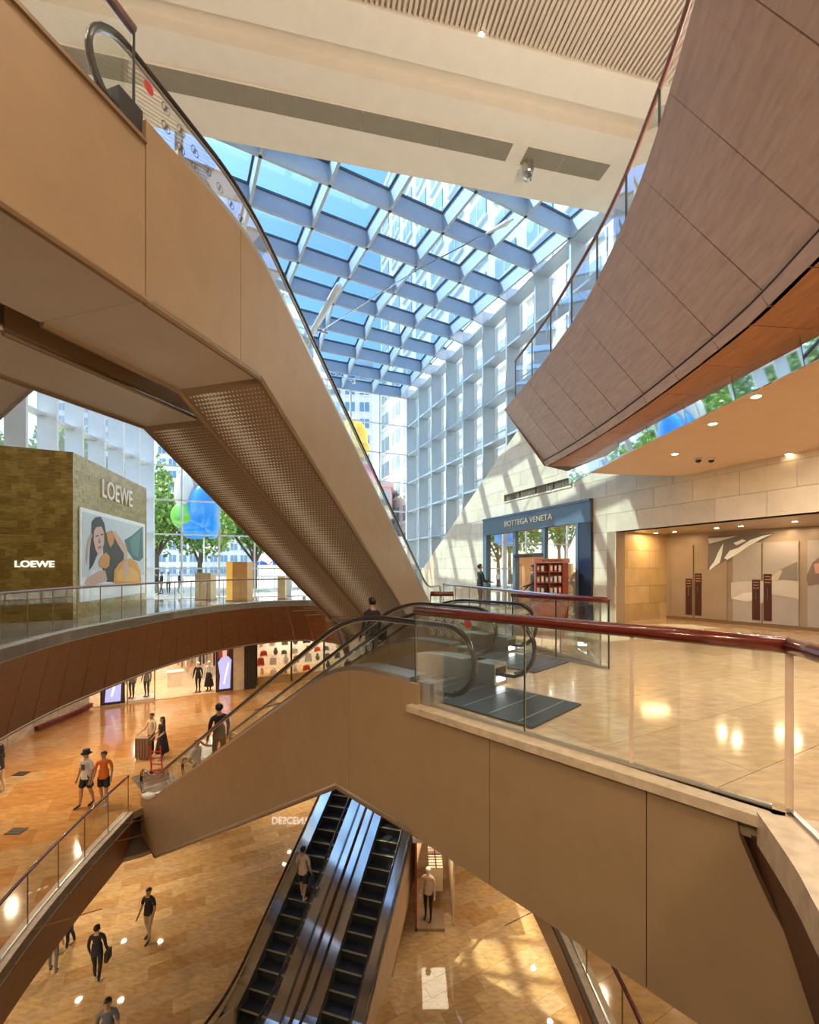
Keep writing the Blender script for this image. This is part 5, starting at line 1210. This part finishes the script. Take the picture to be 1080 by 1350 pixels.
# glossy inflatables outside
def lobes(label, parts, nm='inflatable'):
    c0 = parts[0][0]; t = thing(nm, label, 'inflatable', c0)
    for c, r, m, n_ in parts: b = MB(); b.ball(c, r, m, 18, 12); b.build(n_, t, smooth=True)
    b = MB(); b.tube([(c0[0], c0[1]+.1, GZ), (c0[0], c0[1]+.1, c0[2])], .05, steelwhite); b.build('support_pole', t)
def o3(px, py, Y): return ((px-540)/F*Y, Y, EYE+(750-py)/F*Y)
gb, gg, gy, gpk, gw = (mat(n_, c, .12, 0, .05, coat=.5) for n_, c in (('glossy_blue', (.02, .30, .85)), ('glossy_green', (.18, .62, .08)), ('glossy_yellow', (.9, .55, .03)), ('glossy_pink', (.85, .1, .4)), ('glossy_cream', (.82, .80, .72))))
YB = 31
lobes('big glossy blue, green and cream inflatable outside the end window', [(o3(268, 672, YB), (1.15, .7, 1.75), gb, 'blue_body'), (o3(258, 697, YB), (1.1, .6, .75), gb, 'blue_foot'), (o3(280, 692, YB), (.55, .6, 1.0), gb, 'blue_foot'), (o3(245, 680, YB), (1.05, .6, 1.0), gg, 'green_lobe'), (o3(243, 648, YB), (.7, .5, 1.4), gw, 'cream_lobe'), (o3(262, 622, YB+.6), (1.3, .6, 1.3), gw, 'cream_head')])
YC = 38
lobes('glossy yellow inflatable beside the handrail beyond the end window', [(o3(470, 578, YC), (1.0, .6, 1.5), gy, 'body'), (o3(478, 592, YC), (.7, .5, .7), gy, 'foot'), (o3(463, 560, YC), (.5, .4, .6), gy, 'arm')])
lobes('small glossy pink inflatable beyond the end window', [(o3(488, 628, YC), (.55, .4, .9), gpk, 'body'), (o3(484, 618, YC), (.35, .3, .4), gpk, 'arm')])
# people and cafe stools outside
for i, (px, lb) in enumerate(((206, 'seated figure in black outside, leftmost by the gold shop'), (213, 'seated figure in black outside, next to the leftmost'), (222, 'walking figure in white shirt outside the end window'), (238, 'walking figure in dark clothes outside near the glass case'))):
    Y = 33+i; person(lb, ((px-540)/F*Y, Y, GZ), PI*(.5+.3*i), 1.7, black_c if i != 2 else white_c, black_c, shoe_b, sleeve='long', stride=.15)
# row of blue parasols and low fence outside
for i, px in enumerate((345, 362, 385)):
    Y = 40; X = (px-540)/F*Y; t = thing('parasol', ['blue parasol outside, left one of three', 'blue parasol outside, middle one of three', 'blue parasol outside, right one of three'][i], 'parasol', (X, Y, GZ))
    b = MB(); b.lathe([(.62, 2.3), (.4, 2.55), (.04, 2.7)], (X, Y, GZ), fc((.04, .10, .5)), 8); b.build('canopy', t)
    b = MB(); b.tube([(X, Y, GZ), (X, Y, GZ+3.05)], .04, steelwhite); b.build('pole', t)
t = thing('fence', 'low white outdoor railing beyond the end window', 'fence', (-18, 48, GZ))
for k in range(40):
    x = -26+k*.6; b = MB(); b.box(x, x+.06, 48, 48.06, GZ, GZ+1.1, steelwhite); b.build('fence_post', t)
b = MB(); b.box(-26, -2, 48, 48.06, GZ+1.1, GZ+1.18, steelwhite); b.build('top_rail', t)
